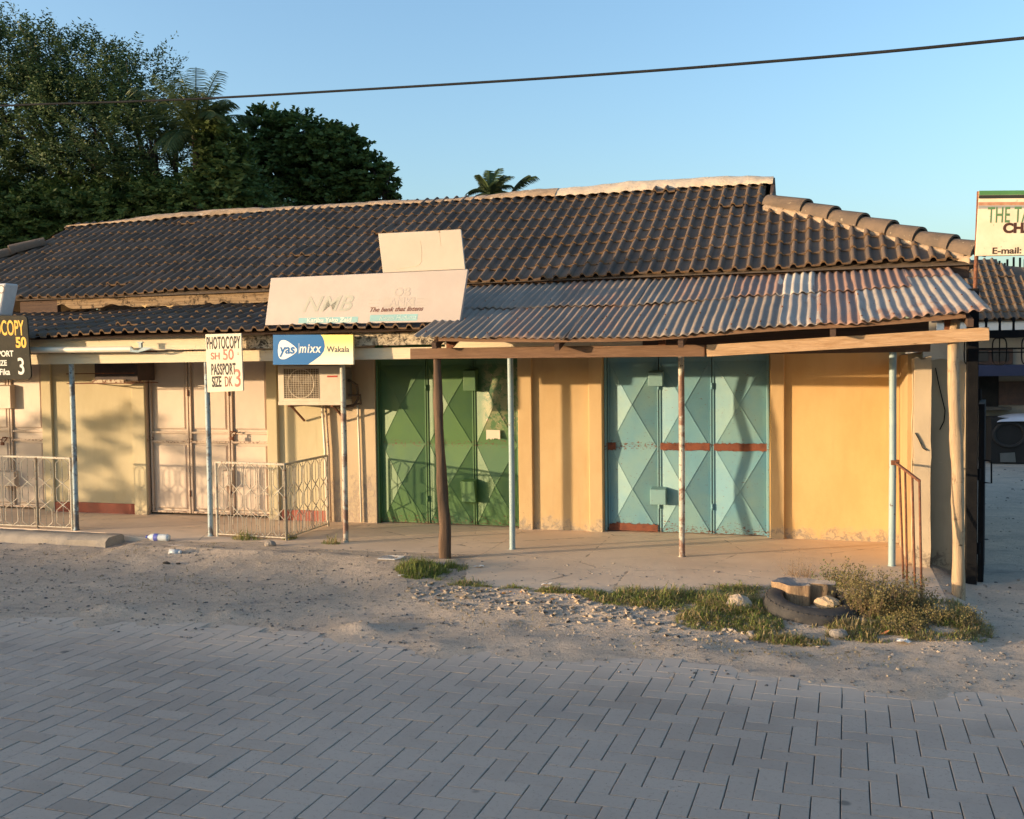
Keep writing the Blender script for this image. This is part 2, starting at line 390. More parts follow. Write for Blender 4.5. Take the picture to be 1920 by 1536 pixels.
def build_ground():
    # fine sheet near the camera, coarse out to the horizon, one mesh
    xs = [-400, -150, -70, -35, -20] + list(np.arange(-14, 2.6, .06)) + [4, 8, 16, 35, 70, 150, 400]
    ys = [-400, -150, -60, -30, -15, -5, 3, 5.2] + list(np.arange(6.1, 10.2, .06)) + [10.8, 12, 14, 17, 20, 24, 30, 40, 70, 150, 400]
    V = []; 
    for y in ys:
        for x in xs:
            if 6.0 < y < 10.3 and -14.1 < x < 2.7: z = ground_h(x, y)
            elif y <= 6.0: z = -.035
            else: z = -.01
            V.append((x, y, z))
    nx = len(xs); F = [(j*nx+i, j*nx+i+1, (j+1)*nx+i+1, (j+1)*nx+i) for j in range(len(ys)-1) for i in range(nx-1)]
    o = npmesh('ground', V, F, [M['dirt']]); o.data.polygons.foreach_set('use_smooth', [True]*len(F))
    tag(o, 'dusty grey-brown dirt verge between the paving and the shops', 'ground', kind='structure')
build_ground()

def build_paving():
    L, W = .256, .128; g = .0058; ch = .0030; ang = R(-1.4)
    V = []; F = []; T = []
    ca, sa = math.cos(ang), math.sin(ang)
    def brick(cx, cy, lx, ly):
        X, Y = cx*ca-cy*sa, cx*sa+cy*ca+3.0; X -= 2.0
        if not (-15 < X < 4.2 and -.6 < Y < 6.72): return
        if abs(X-1) > 14: return
        n = len(V); z = rng.normal(0, .0009); tx, ty = rng.normal(0, .0035, 2); hx, hy = lx/2-g/2, ly/2-g/2
        rr = rng.normal(0, .004); tone = rng.uniform(0, 1)
        for ex, ey, zz in ((0, 0, -.03), (0, 0, -ch*.7), (ch, ch, 0)):
            for sx, sy in ((-1,-1),(1,-1),(1,1),(-1,1)):
                px, py = sx*(hx-ex), sy*(hy-ey); px, py = px-py*rr, py+px*rr
                V.append((X+px*ca-py*sa, Y+px*sa+py*ca, z+zz+px*tx+py*ty)); T.append(tone)
        for k in (0, 4):
            for j in range(4): F.append((n+k+j, n+k+(j+1)%4, n+k+4+(j+1)%4, n+k+4+j))
        F.append((n+8, n+9, n+10, n+11))
    # 90 degree herringbone on a unit-W lattice
    for i in range(-130, 90):
        for j in range(-60, 60):
            s = (i-j) % 4
            if s == 0: brick((i+1)*W, (j+.5)*W, L, W)      # lies along x
            elif s == 3: brick((i+.5)*W, (j+0)*W+W*1.0, W, L) if True else None
    o = npmesh('paving', V, F, [M['paver']], tone=T)
    tag(o, 'grey herringbone block paving of the street', 'road', kind='structure')
    b = MB(); b.quad((-60,-9,-.010), (40,-9,-.010), (40,6.5,-.010), (-60,6.5,-.010))
    tag(b.build('paving_bed', M['joint']), 'sand bed in the joints of the street paving', 'road', kind='structure')
build_paving()

# porch floor slabs
def slab_poly(name, pts, z0, z1, label):
    b = MB(); n = len(pts)
    vs = [(x, y, z0) for x, y in pts]+[(x, y, z1) for x, y in pts]
    fs = [tuple(range(n, 2*n)), tuple(range(n))[::-1]]+[(i, (i+1) % n, n+(i+1) % n, n+i) for i in range(n)]
    b.add(vs, fs); o = b.build(name, M['slab'], bevel=.005)
    return tag(o, label, 'pavement', kind='structure')
edge = [(-15, 9.78), (-9.2, 9.76), (-8.0, 9.72), (-7.75, 9.62), (-6.9, 9.46), (-6.4, 9.46), (-5.9, 9.62), (-5.5, 9.5), (-4.9, 9.38), (-4.3, 9.40), (-3.7, 9.44), (-3.25, 9.47)]
slab_poly('porch_floor', edge+[(-3.25, 12), (-15, 12)], -.1, SLAB, 'concrete porch floor in front of the cream and green doors')
slab_poly('forecourt_slab', [(-3.246, 9.42), (-3.30, 9.10), (-3.08, 8.55), (-2.98, 8.16), (-2.5, 8.12), (-1.87, 8.13), (-1.2, 8.2), (-.7, 8.5), (-.3, 8.78), (.2, 8.74), (.5, 8.4), (.66, 8.27), (.96, 8.26), (.97, 9.8), (.86, 11.0), (.86, 12), (-3.246, 12)], -.1, SLAB+.002, 'wider concrete slab in front of the blue door')
b = MB()
for i in range(16):
    pass
def kerb_fn(a, bb):
    x = -12+ (a)*(-7.55+12); prof = [(-.16,-.05),(-.15,.09),(-.10,.125),(.02,.13),(.12,.13),(.15,.10),(.15,-.05)]
    k = bb*6; i = min(5, int(k)); f = k-i; y = prof[i][0]*(1-f)+prof[i+1][0]*f; z = prof[i][1]*(1-f)+prof[i+1][1]*f
    return (x+.03*vnoise(y*20, z*20, 2), 9.36+y+.03*vnoise(x*2.2, 1, 4)+.012*vnoise(x*13, z*9, 5), z+.02+.014*vnoise(x*7, y*12, 6))
b.grid(kerb_fn, 90, 6)
n0 = len(b.v); b.f.append(tuple(90+91*j for j in range(7))); b.mi.append(0)
ko = b.build('concrete_kerb', M['kerb'], smooth=True, auto=50); ko.data.flip_normals()
tag(recenter(ko), 'long rough concrete kerb block in front of the left railing', 'kerb')

# ================================================================== SHOP BUILDING
B = empty('shop_building', (-5, YW, 0), 'long single-storey row of shops with cream and orange walls and brown tiled roof', 'building')
def wall_seg(name, p0, p1, mat, y=YW, z0=SLAB-.02, z1=2.70, parent=B, label=None, x0=None, x1=None):
    b = MB(); x0 = XW(p0) if x0 is None else x0; x1 = XW(p1) if x1 is None else x1
    nx, nz = max(2, int((x1-x0)/.06)), 34
    b.box(x0, x1, y, y+.2, z0, z1)
    return b.build(name, mat, parent, bevel=.006)
WZ = 2.98
# wall panels between doors
wall_seg('wall', 0, 0, M['wall_cream'], x0=-15, x1=XW(-110))
wall_seg('wall', 100, 268, M['wall_cream'], YW+.005)
wall_seg('wall', 512, 616, M['wall_cream'], YW+.005)
wall_seg('wall', 616, 705, M['wall_pinkish'], YW-.002)
wall_seg('wall', 973, 1132, M['wall_beige'], YW)
wall_seg('wall', 1443, 0, M['wall_orange'], YW, x1=.84)
# headers over doors (one wall part each)
for p0, p1, mm in ((-110, 100, 'wall_cream'), (268, 512, 'wall_cream'), (705, 973, 'wall_beige'), (1132, 1443, 'wall_beige')):
    wall_seg('wall', p0, p1, M[mm], YW+.003, z0=2.34)
# pilasters
for p0, p1, mm, d in ((84, 102, 'wall_cream', .035), (252, 276, 'wall_cream', .03), (505, 524, 'wall_cream', .045),
                   (974, 1000, 'wall_beige', .05), (1106, 1131, 'wall_beige', .05), (1445, 1471, 'wall_beige', .05)):
    b = MB(); b.box(XW(p0), XW(p1), YW-d, YW+.01, SLAB-.02, 2.695); b.build('pilaster', M[mm], B, bevel=.008)
# ends, back wall
b = MB(); b.box(.66, .84, YW+.2, 15.4, 0, WZ); b.build('side_wall', M['wall_orange'], B)
b = MB(); b.box(-15, .84, 15.4, 15.6, 0, WZ); b.build('back_wall', M['wall_cream'], B)
b = MB(); b.box(XW(145, YW), XW(262), YW-.022, YW+.01, SLAB, SLAB+.135); b.build('skirting', M['red_paint'], B)
b = MB(); b.box(XW(527), XW(611), YW-.022, YW+.01, SLAB, SLAB+.13); b.build('skirting', M['red_paint'], B)
b = MB(); b.box(XW(92), XW(143), YW-.022, YW+.012, SLAB, SLAB+.13); b.build('skirting', M['red_paint'], B)
# ragged broken plaster lip and pipes left of the green door
for px, r, z1, dy in ((614, .017, 1.58, .06), (620, .015, 1.58, .055), (676, .013, 1.72, .03)):
    b = MB(); x = XW(px); b.tube([(x-.03 if px != 676 else x-.015, YW-dy, z1), (x, YW-dy, 1.0), (x+.01, YW-dy, SLAB+.01)], r, 8)
    b.build('wall_pipe', M['pipe_white'] if px != 620 else M['door_frame_cream'], B, smooth=True)

# ---- pyramid pressed steel doors
def pyramid_door(px0, px1, seams, mat, zmid, ztop, lockpx, kind, label):
    D = tag(MB().box(XW(px0)+.004, XW(px0)+.03, YW+.02, YW+.07, SLAB, ztop).box(XW(px1)-.03, XW(px1)-.004, YW+.02, YW+.07, SLAB, ztop).box(XW(px0)+.004, XW(px1)-.004, YW+.022, YW+.068, ztop-.03, ztop+.03).build('door', mat, B, bevel=.004), label)
    b = MB(); b.box(XW(px0)-.02, XW(px1)+.02, YW+.15, YW+.19, SLAB, ztop); b.build('backing', M['dark_gap'], D)
    edges = seams
    for k in range(len(edges)-1):
        x0, x1 = XW(edges[k])+.006, XW(edges[k+1])-.006
        b = MB(); yb = YW+.075
        b.box(x0, x1, yb+.002, yb+.02, SLAB+.012, ztop)
        for za, zb in ((SLAB+.03, zmid-.006), (zmid+.006, zmid+(zmid-SLAB)-.02), (zmid+(zmid-SLAB)-.008, ztop)):
            ins = .022; xa, xb = x0+ins, x1-ins; hgt = (zb-za)
            cz = (za+zb)/2 if hgt > .6 else za+ .46; d = .075 if hgt > .6 else .03
            if hgt < .6:
                b.add([(xa,yb,za),(xb,yb,za),(xb,yb,zb),(xa,yb,zb)], [(0,1,2,3)]); continue
            vs = [(xa,yb,za),(xb,yb,za),(xb,yb,zb),(xa,yb,zb),((xa+xb)/2, yb-d, cz)]
            b.add(vs, [(0,1,4),(1,2,4),(2,3,4),(3,0,4)])
            for q_ in range(4): b.tube([Vector(vs[q_])-Vector((0,.001,0)), Vector(vs[4])-Vector((0,.001,0))], .0028, 5, cap=False)
        # folded edge strips and seam welds
        b.box(x0, x0+.016, yb-.012, yb+.004, SLAB+.012, ztop); b.box(x1-.016, x1, yb-.012, yb+.004, SLAB+.012, ztop)
        b.build('door_leaf', mat, D)
    for px in (edges[1], edges[2]):
        for z in (.42, 1.75):
            b = MB(); x = XW(px); b.tube([(x, YW+.055, z-.035), (x, YW+.055, z+.035)], .011, 8); b.build('hinge', mat, D, smooth=True)
    return D
ZM = 1.075
GD = pyramid_door(705, 973, [708, 797, 886, 971], M['green_metal'], ZM, 2.3, 880, 'green', 'green folding metal door with pressed diamond panels')
BD = pyramid_door(1132, 1443, [1137, 1234, 1334, 1440], M['blue_metal'], ZM, 2.3, 1235, 'blue', 'pale blue folding metal door with pressed diamond panels')
def lock_box(px0, px1, py0, py1, mat, parent, taper=0, depth=.13, mtop=None):
    y1 = YW+.07; y0 = y1-depth
    a = PY(px0, py0, y0); c = PY(px1, py1, y0); b = MB()
    x0, x1, z1, z0 = a.x, c.x, a.z, c.z
    b.hexa([(x0+taper,y0,z0),(x1+taper,y0,z0),(x1,y1,z0),(x0,y1,z0),(x0,y0,z1),(x1,y0,z1),(x1,y1,z1+.02),(x0,y1,z1+.02)])
    return b.build('lock_cover', mat, parent, bevel=.004)
lock_box(868, 891, 695, 733, M['green_metal'], GD, .004)
lock_box(863, 889, 903, 942, M['green_metal'], GD, .02)
lock_box(1215, 1242, 699, 724, M['blue_metal'], BD)
lock_box(1219, 1248, 918, 947, M['blue_metal'], BD)
# rust-red repair bands on the blue door
for a, c, z0, z1 in ((1236, 1330, ZM-.035, ZM+.045), (1337, 1439, ZM-.035, ZM+.045), (1137, 1153, ZM-.04, ZM+.04), (1139, 1232, SLAB+.012, SLAB+.095)):
    b = MB(); x0, x1 = XW(a)+.003, XW(c)-.003; n = 24
    top = [(x0+(x1-x0)*i/n, YW+.056, z1+.022*vnoise(i*1.7, z1*9, 3)) for i in range(n+1)]
    bot = [(x0+(x1-x0)*i/n, YW+.056, z0+.018*vnoise(i*1.3, z1*7, 5)) for i in range(n+1)]
    b.add(top+bot+[(x, y+.02, z) for x, y, z in top+bot], [(i+1, i, n+1+i, n+2+i) for i in range(n)]+[(i, i+1, 2*n+2+i+1, 2*n+2+i) for i in range(n)]+[(n+1+i+1, n+1+i, 3*n+3+i, 3*n+3+i+1) for i in range(n)])
    b.build('rust_band', M['rust_red'], BD)
# torn white sticker and scratches on the green door
b = MB(); x0, x1, z0, z1 = XW(911), XW(937), 1.145, 1.255; n = 14
pts = [(x0, YW+.022, z1)]+[(x1, YW+.022, z1-.004)]+[(x1-(x1-x0)*i/n, YW+.022, z0+.022*(hsh(i, 3)-.3)) for i in range(n+1)]
b.add(pts, [tuple(range(len(pts)))[::-1]]); b.add([(x,y+.003,z) for x,y,z in pts], [tuple(range(len(pts)))])
b.build('torn_sticker', flat('old_paper', (.66,.60,.45)), GD)

# ---- cream panelled doors
def cream_door(px0, px1, posts, label, ztop=2.3):
    D = tag(MB().box(XW(px0), XW(px0)+.035, YW+.0, YW+.06, SLAB, ztop).box(XW(px1)-.035, XW(px1), YW+.0, YW+.06, SLAB, ztop).box(XW(px0), XW(px1), YW+.002, YW+.058, ztop-.03, ztop+.03).build('door', M['door_frame_cream'], B, bevel=.005), label)
    MB().box(XW(px0)-.02, XW(px1)+.02, YW+.14, YW+.18, SLAB, ztop).build('backing', M['dark_gap'], D)
    for k in range(len(posts)-1):
        x0, x1 = XW(posts[k])+.008, XW(posts[k+1])-.008; yb = YW+.075; b = MB()
        b.box(x0, x1, yb, yb+.02, SLAB+.03, ztop)
        fr = .028
        b.box(x0, x0+fr, yb-.035, yb+.001, SLAB+.03, ztop, 1); b.box(x1-fr, x1, yb-.035, yb+.001, SLAB+.03, ztop, 1)
        for z in (SLAB+.03, 1.055, 1.175):
            b.box(x0+fr+.001, x1-fr-.001, yb-.033, yb+.001, z, z+.026, 1)
        for za, zb in ((SLAB+.075, 1.035), (1.225, ztop)):      # bevelled raised fields
            xa, xb = x0+fr+.02, x1-fr-.02; e = .022
            b.hexa([(xa,yb-.001,za),(xb,yb-.001,za),(xb-e,yb-.018,za+e),(xa+e,yb-.018,za+e),(xa,yb-.001,zb),(xb,yb-.001,zb),(xb-e,yb-.018,zb-e),(xa+e,yb-.018,zb-e)])
        b.build('door_leaf', [M['door_cream'], M['door_frame_cream']], D, bevel=.002)
    for px in posts[1:-1]:
        for z in (.4, 1.7):
            x = XW(px); b = MB(); b.tube([(x, YW+.035, z-.04), (x, YW+.035, z+.04)], .011, 8); b.build('hinge', M['rust'], D, smooth=True)
    return D
CD = cream_door(272, 509, [278, 352, 429, 504], 'cream panelled metal door with three leaves and a padlock')
CD2 = cream_door(-110, 86, [-104, -44, 16, 81], 'cream panelled metal door mostly hidden by the left railing')
def padlock(px, py, parent):
    c = PY(px, py, YW+.0); b = MB()
    b.tube([(c.x-.05, c.y+.02, c.z+.055), (c.x+.045, c.y+.02, c.z+.05)], .009, 6)
    b.tube([(c.x+.02, c.y+.01, c.z+.06), (c.x+.02, c.y-.03, c.z+.06), (c.x-.01, c.y-.03, c.z+.03), (c.x-.01, c.y-.03, c.z-.01)], .008, 6)
    b.box(c.x-.03, c.x+.02, c.y-.04, c.y-.015, c.z-.05, c.z-.005)
    b.tube([(c.x+.05, c.y, c.z+.05), (c.x+.03, c.y-.03, c.z)], .008, 6)
    b.build('padlock', M['rust'], parent, bevel=.003)
padlock(437, 818, CD); padlock(8, 828, CD2)
lock_box(-8, 20, 724, 766, M['door_cream'], CD2, depth=.10)
lock_box(-6, 27, 885, 912, M['door_cream'], CD2, depth=.10)
lock_box(415, 433, 884, 912, M['door_cream'], CD, depth=.09)

# ---- pale blue steel posts
for i, (px, py, mm) in enumerate([(140, 983, 'steel_blue_worn'), (400, 1004, 'steel_blue_worn'), (648, 1019, 'steel_white_worn'), (958, 1032, 'steel_blue'), (1279, 1044, 'steel_white_worn'), (1672, 1061, 'steel_blue')]):
    x = PZ(px, py, SLAB).x; y = 9.80
    if i == 0: x = -8.45
    if i == 2: x = -4.92
    b = MB(); b.tube([(x, y, SLAB-.02), (x+.004, y, 1.1), (x, y, 2.2)], .030 if i != 5 else .032, 14); b.tube([(x, y, SLAB-.01), (x, y, SLAB+.012)], .036, 12)
    tag(b.build('porch_post', M[mm], B, smooth=True, auto=40))
POST0 = -8.45

# ---- beams and fascia of the porch
def board(x0, x1, y0, y1, zf0, zf1, mat, name='fascia_board', parent=B, rag=0, seg=.12, seed=0):
    b = MB(); n = max(2, int(abs(x1-x0)/seg))
    def ring(i):
        x = x0+(x1-x0)*i/n; a = zf0(x) + (rag*max(0, vnoise(x*2.5, seed, 1)+vnoise(x*9, seed, 2)*.5) if rag else 0); c = zf1(x)
        return [(x, y0, a), (x, y1, a), (x, y1, c), (x, y0, c)]
    vs = [v for i in range(n+1) for v in ring(i)]
    fs = [(4*i+j, 4*i+(j+1) % 4, 4*i+4+(j+1) % 4, 4*i+4+j) for i in range(n) for j in range(4)]+[(0,1,2,3), (4*n+3,4*n+2,4*n+1,4*n)]
    b.add(vs, fs); o = b.build(name, mat, parent); o.data.flip_normals(); return o
cz = lambda v: (lambda x: v)
XA, XB_ = PY(462, 640, 9.72).x, PY(500, 640, 9.72).x
board(-15, PY(450, 640, 9.72).x, 9.70, 9.74, cz(2.225), cz(2.375), M['white_board'])
board(PY(450, 640, 9.72).x+.003, PY(835, 640, 9.72).x, 9.69, 9.75, cz(2.222), cz(2.36), M['mouldy_board'], rag=.02)
board(PY(835, 640, 9.72).x+.003, PY(1205, 640, 9.72).x, 9.70, 9.74, cz(2.19), cz(2.34), M['white_board'], rag=.03, seed=4)
board(PY(1205, 640, 9.72).x+.003, PY(1741, 640, 9.72).x, 9.70, 9.76, lambda x: 2.16+.02*(x+1.2), lambda x: 2.33+.02*(x+1.2), M['dark_timber'], rag=.02, seed=8)  # fascia stretch in shade; the dark timber colour carries that shade
board(-15, -3.2, 9.76, 9.84, cz(2.085), cz(2.205), M['white_board'], 'porch_beam')
board(-3.2, .95, 9.762, 9.84, cz(2.08), cz(2.17), M['old_timber'], 'porch_beam')
for x in np.arange(-14, .9, .8):      # rafters behind the boards
    b = MB(); b.beam((x, 9.76, 2.25), (x, YW, 2.62), .05, .09); b.build('rafter', M['old_timber'], B)

# ---- tiled roofs
def tile_surface(x0, x1, Ye, Ze, slope, ncourse, clen, xlim, name, mat, parent, pitch=.15, amp=.038, seed=0, yslide=0):
    ca, sa = math.cos(R(slope)), math.sin(R(slope))
    prof = [(0,0),(.03,.45),(.10,.84),(.20,1.0),(.30,.86),(.38,.48),(.42,.04),(.50,-.04),(.72,-.08),(.96,-.05)]
    V = []; F = []; T = []; E = []
    cols = int((x1-x0)/pitch)
    for k in range(ncourse):
        s0, s1 = k*clen, (k+1)*clen+.035
        if k == ncourse-1: s1 = s0+clen
        lo, hi = xlim(s0+clen*.4)
        for c in range(cols):
            xa = x0+c*pitch
            if xa+pitch < lo or xa > hi: continue
            tile = c//2; r1, r2, r3 = hsh(tile, k, seed), hsh(tile, k, seed+5), hsh(tile, k, seed+9)
            dl = (r1-.5)*.018; lift = .019+(r2-.5)*.009; tone = r3*.8+hsh(k//2, c//9, seed)*.4-.1
            if r1 > .986: lift += .03; dl -= .05
            n = len(V); P = [(xa+t*pitch, h*amp) for t, h in prof]+[(xa+pitch-.0008, 0.0)]
            mrow = len(P); skew = (r2-.5)*.006
            for s, up, e in ((s0+dl, lift-.018, 1), (s0+dl, lift, 1), (s0+dl, lift, 1), (s0+dl+.035, lift-.002, .7), (s0+dl+.12, lift-.008, 0), (s1, 0, 0)):
                for x, h in P:
                    hh = h+up; xx = min(max(x+skew*(s-s0)*3, lo), hi)
                    V.append((xx, Ye+s*ca-hh*sa, Ze+s*sa+hh*ca)); T.append(tone); E.append(e)
            for a, bq in ((0, 1), (2, 3), (3, 4), (4, 5)):
                for j in range(mrow-1):
                    F.append((n+a*mrow+j, n+a*mrow+j+1, n+bq*mrow+j+1, n+bq*mrow+j))
    o = npmesh(name, V, F, [mat], parent, tone=T)
    at = o.data.attributes.new('edge', 'FLOAT', 'POINT'); at.data.foreach_set('value', np.asarray(E, dtype=np.float32))
    o.data.polygons.foreach_set('use_smooth', [True]*len(F))
    return o
MR = 28.3; EY, EZ = 10.90, 2.98
def onroof(px, py):
    n = Vector((0, -math.sin(R(MR)), math.cos(R(MR)))); d = ray(px, py)
    return CPOS + d*((Vector((0, EY, EZ))-CPOS).dot(n)/d.dot(n))
ca, sa = math.cos(R(MR)), math.sin(R(MR))
def xlim(s):
    run = s*ca
    right = 1.50-run*1.10 if run < 1.87 else -.66
    left = -13.3+run*1.0 if run < 1.75 else -11.42
    return left, right
# sagging roof: bend the finished mesh slightly
def sag(o, off):
    for v in o.data.vertices:
        x = v.co.x+off[0]
        v.co.z += .018*math.sin(x*.9+1)+.012*math.sin(x*2.3)
RF = tile_surface(-14.4, 1.6, EY, EZ, MR, 9, .325, xlim, 'roof', M['tile'], B)
sag(RF, wloc(B)); tag(RF, 'dark brown concrete tile roof with mortared ridge')
# underlay / far slopes so the roof is solid from other positions
b = MB()
q = lambda x, s, dz=-.035: (x, EY+s*ca, EZ+s*sa+dz)
RL = 2.93
b.add([q(1.5,0), q(-.66,2.13), q(-.66,RL), q(-11.42,RL), q(-11.42,1.98), q(-13.3,0)], [(0,1,2,3,4,5)])
ry = EY+RL*ca; rz = EZ+RL*sa-.035
b.add([(1.5, EY, EZ-.035), (1.5, 2*ry-EY, EZ-.035), (-.66, 2*ry-EY-1.87, q(0,2.13)[2]), (-.66, EY+1.87, q(0,2.13)[2])], [(0,1,2,3)])
b.add([(-13.3, EY, EZ-.035), (-13.3, 2*ry-EY, EZ-.035), (-11.42, 2*ry-EY-1.87, q(0,1.98)[2]), (-11.42, EY+1.75, q(0,1.98)[2])], [(3,2,1,0)])
b.add([(1.5, 2*ry-EY, EZ-.035), (-.66, 2*ry-EY-1.87, q(0,2.13)[2]), (-.66, ry, rz), (-11.42, ry, rz), (-11.42, 2*ry-EY-1.75, q(0,1.98)[2]), (-13.3, 2*ry-EY, EZ-.035)], [(0,5,4,3,2,1)])
b.add([(-.66, EY+1.87, q(0,2.13)[2]), (-.66, 2*ry-EY-1.87, q(0,2.13)[2]), (-.66, ry, rz)], [(0,1,2)])
b.add([(-11.42, EY+1.87, q(0,1.98)[2]), (-11.42, 2*ry-EY-1.87, q(0,1.98)[2]), (-11.42, ry, rz)], [(2,1,0)])
b.build('rear_slope', M['cap'], RF)
# roof timber fascia under the eave
board(-13.2, XW(100, 10.98, 560)-.9, 10.96, 11.02, cz(2.80), cz(2.965), M['dark_timber'], rag=.04, seed=3)
board(XW(110, 10.98, 560), XW(882, 10.98, 560), 10.95, 11.03, cz(2.815), cz(2.968), M['rot_timber'], rag=.13, seed=12, seg=.04)
board(XW(40, 10.98, 560), XW(110, 10.98, 560)-.004, 10.955, 11.02, cz(2.78), cz(2.965), M['dark_timber'], rag=.05, seed=2)
board(XW(882, 10.98, 560)+.004, 1.42, 10.96, 11.02, cz(2.82), cz(2.965), M['dark_timber'], rag=.03, seed=5)

# ridge: mortar bands (right pale, middle brown), caps with mortar on the left
def ridge_band(tab, mat, seed):
    tab = [(PY(px, yt, EY+RL*ca+.03), onroof(px, yb)) for px, yt, yb in tab]
    b = MB(); N = 14; rows = []
    xs0, xs1 = tab[0][1].x, tab[-1][1].x; n = int(abs(xs1-xs0)/.035)
    for i in range(n+1):
        x = xs0+(xs1-xs0)*i/n
        k = 0
        while k < len(tab)-2 and x > tab[k+1][1].x: k += 1
        f = (x-tab[k][1].x)/(tab[k+1][1].x-tab[k][1].x); zt = tab[k][0].z*(1-f)+tab[k+1][0].z*f
        pb = tab[k][1].lerp(tab[k+1][1], f)
        zt += .012*vnoise(x*5, seed, 1); 
        y0 = pb.y-.02; z0 = pb.z+.02+.022*abs(math.sin((x+14.4)/.15*math.pi)) ; yt = EY+RL*ca
        zb = pb.z+.045
        ring = []
        P = [(y0, z0), (y0+.004, zb+.01), (y0+(yt-y0)*.45, zb+(zt-zb)*.62), (yt-.05, zt-.015), (yt, zt), (yt+.08, zt-.03), (yt+.30, zt-.22)]
        for j, (yy, zz) in enumerate(P):
            ring.append((x, yy+.012*vnoise(x*9, j*2.1, seed), zz+.012*vnoise(x*11, j*1.7, seed+2)))
        rows.append(ring)
    vs = [v for rg in rows for v in rg]; mm = 7
    b.add(vs, [(i*mm+j, (i+1)*mm+j, (i+1)*mm+j+1, i*mm+j+1) for i in range(n) for j in range(mm-1)]+[tuple(n*mm+j for j in range(mm)), tuple(range(mm))[::-1]])
    o = b.build('ridge_cap', mat, RF, smooth=True, auto=60); return o
ridge_band([(1041, 354, 373), (1100, 350, 369), (1174, 341.5, 364), (1283, 336, 357), (1366, 330.5, 353), (1449, 331.5, 349)], M['mortar'], 3)
ridge_band([(688, 378, 390), (790, 375, 386), (843, 372.5, 383), (905, 366, 379), (977, 358, 374), (1030, 354, 372.5), (1041, 354, 373)], M['mortar_brown'], 7)
ridge_band([(126, 423, 429.5), (200, 417, 423), (277, 404, 418), (330, 400, 412), (394, 394.5, 408), (440, 391.5, 405.5), (520, 390, 400), (610, 384, 396), (688, 379, 391)], M['mortar_brown'], 11)
# flat verge board closing the raised ridge end
b = MB(); b.box(-.62, -.56, EY+1.80, EY+RL*ca+.25, EZ+1.80*sa/ca-.02, EZ+RL*sa+.02)
p1 = PY(1449, 332, EY+RL*ca)
b = MB(); b.add([(-.60, EY+1.72, EZ+1.72*sa/ca), (-.60, EY+RL*ca, p1.z-.01), (-.60, EY+RL*ca+.5, p1.z-.28), (-.60, EY+RL*ca+.5, 3.9),
                 (-.56, EY+1.72, EZ+1.72*sa/ca), (-.56, EY+RL*ca, p1.z-.01), (-.56, EY+RL*ca+.5, p1.z-.28), (-.56, EY+RL*ca+.5, 3.9)], [(3,2,1,0),(4,5,6,7),(0,1,5,4),(1,2,6,5),(2,3,7,6),(3,0,4,7)])
b.build('verge_board', M['dark_timber'], RF)
def cap_tile(a, c, r0, r1, mat, name='hip_cap', spread=1.15, mort=True):
    a, c = Vector(a), Vector(c); d = (c-a).normalized(); side = d.cross(Vector((0,0,1))).normalized(); up = side.cross(d)
    b = MB(); N = 12
    def pt(t, ang, rr, dr=0): p = a.lerp(c, t); rr = r0*(1-t)+r1*t+dr; return p+side*math.sin(ang)*rr*1.05+up*math.cos(ang)*rr
    angs = [(-1+2*i/N)*math.pi/2*spread for i in range(N+1)]
    rows = [[pt(t, g, 0, dr) for g in angs] for t, dr in ((0, 0), (.12, 0), (1, 0), (1, -.022), (.5, -.022))]
    vs = [v for r_ in rows for v in r_]; k = N+1
    b.add(vs, [(i*k+j, i*k+j+1, (i+1)*k+j+1, (i+1)*k+j) for i in range(4) for j in range(N)])
    o = b.build(name, mat, RF, smooth=True, auto=35); return o
# right hip caps (from the raised ridge down to the corner), pixel anchors of each cap's lower end
hp = [(1441, 388), (1504, 402), (1556, 416), (1610, 430), (1664, 444), (1716, 458), (1778, 473), (1826, 486)]
hpts = [onroof(*p)+Vector((.03,.0,.035)) for p in hp]
for i in range(len(hpts)-1):
    d = (hpts[i+1]-hpts[i]); cap_tile(hpts[i]-d*.10+Vector((0,0,.0)), hpts[i+1]+d*.06+Vector((0,0,.022)), .100, .128, M['cap'])
# bedding mortar below the hip caps
b = MB()
pl = []
for i in range(60):
    t = i/59; k = min(len(hpts)-2, int(t*(len(hpts)-1))); f = t*(len(hpts)-1)-k; p = hpts[k].lerp(hpts[k+1], f)
    pl.append(p)
vs = []
for i, p in enumerate(pl):
    o1 = .14+.03*vnoise(i*.7, 1, 2); vs += [p+Vector((-.02, .0, .03)), p+Vector((-o1*.62, -o1*.78, -o1*.42+.022)), p+Vector((-o1*.62, -o1*.78, -o1*.42-.03))]
b.add(vs, [(3*i+j, 3*i+3+j, 3*i+4+j, 3*i+1+j) for i in range(59) for j in range(2)])
b.build('hip_mortar', M['mortar_brown'], RF, smooth=True)
# left hip caps
lh = [onroof(80, 462)+Vector((0,0,.03))]; dl_ = Vector((-1.0, -1.0, -sa/ca)).normalized()*.45
for i in range(6): lh.append(lh[-1]+dl_)
for i in range(6): cap_tile(lh[i]-dl_*.1, lh[i+1]+dl_*.05+Vector((0,0,.02)), .095, .12, M['cap'])
# ridge caps on the left half
for i, px in enumerate(range(128, 690, 43)):
    f = lambda p: np.interp(p, [126, 200, 277, 330, 394, 440, 520, 610, 690], [424, 418, 405, 401, 395.5, 392, 391, 385, 380])
    a = PY(px, f(px)+4, EY+RL*ca+.02); c = PY(px+47, f(px+47)+4, EY+RL*ca+.02)
    cap_tile(c-Vector((0,0,.075)), a-Vector((0,0,.055)), .085, .102, M['cap'], 'ridge_tile', 1.25)

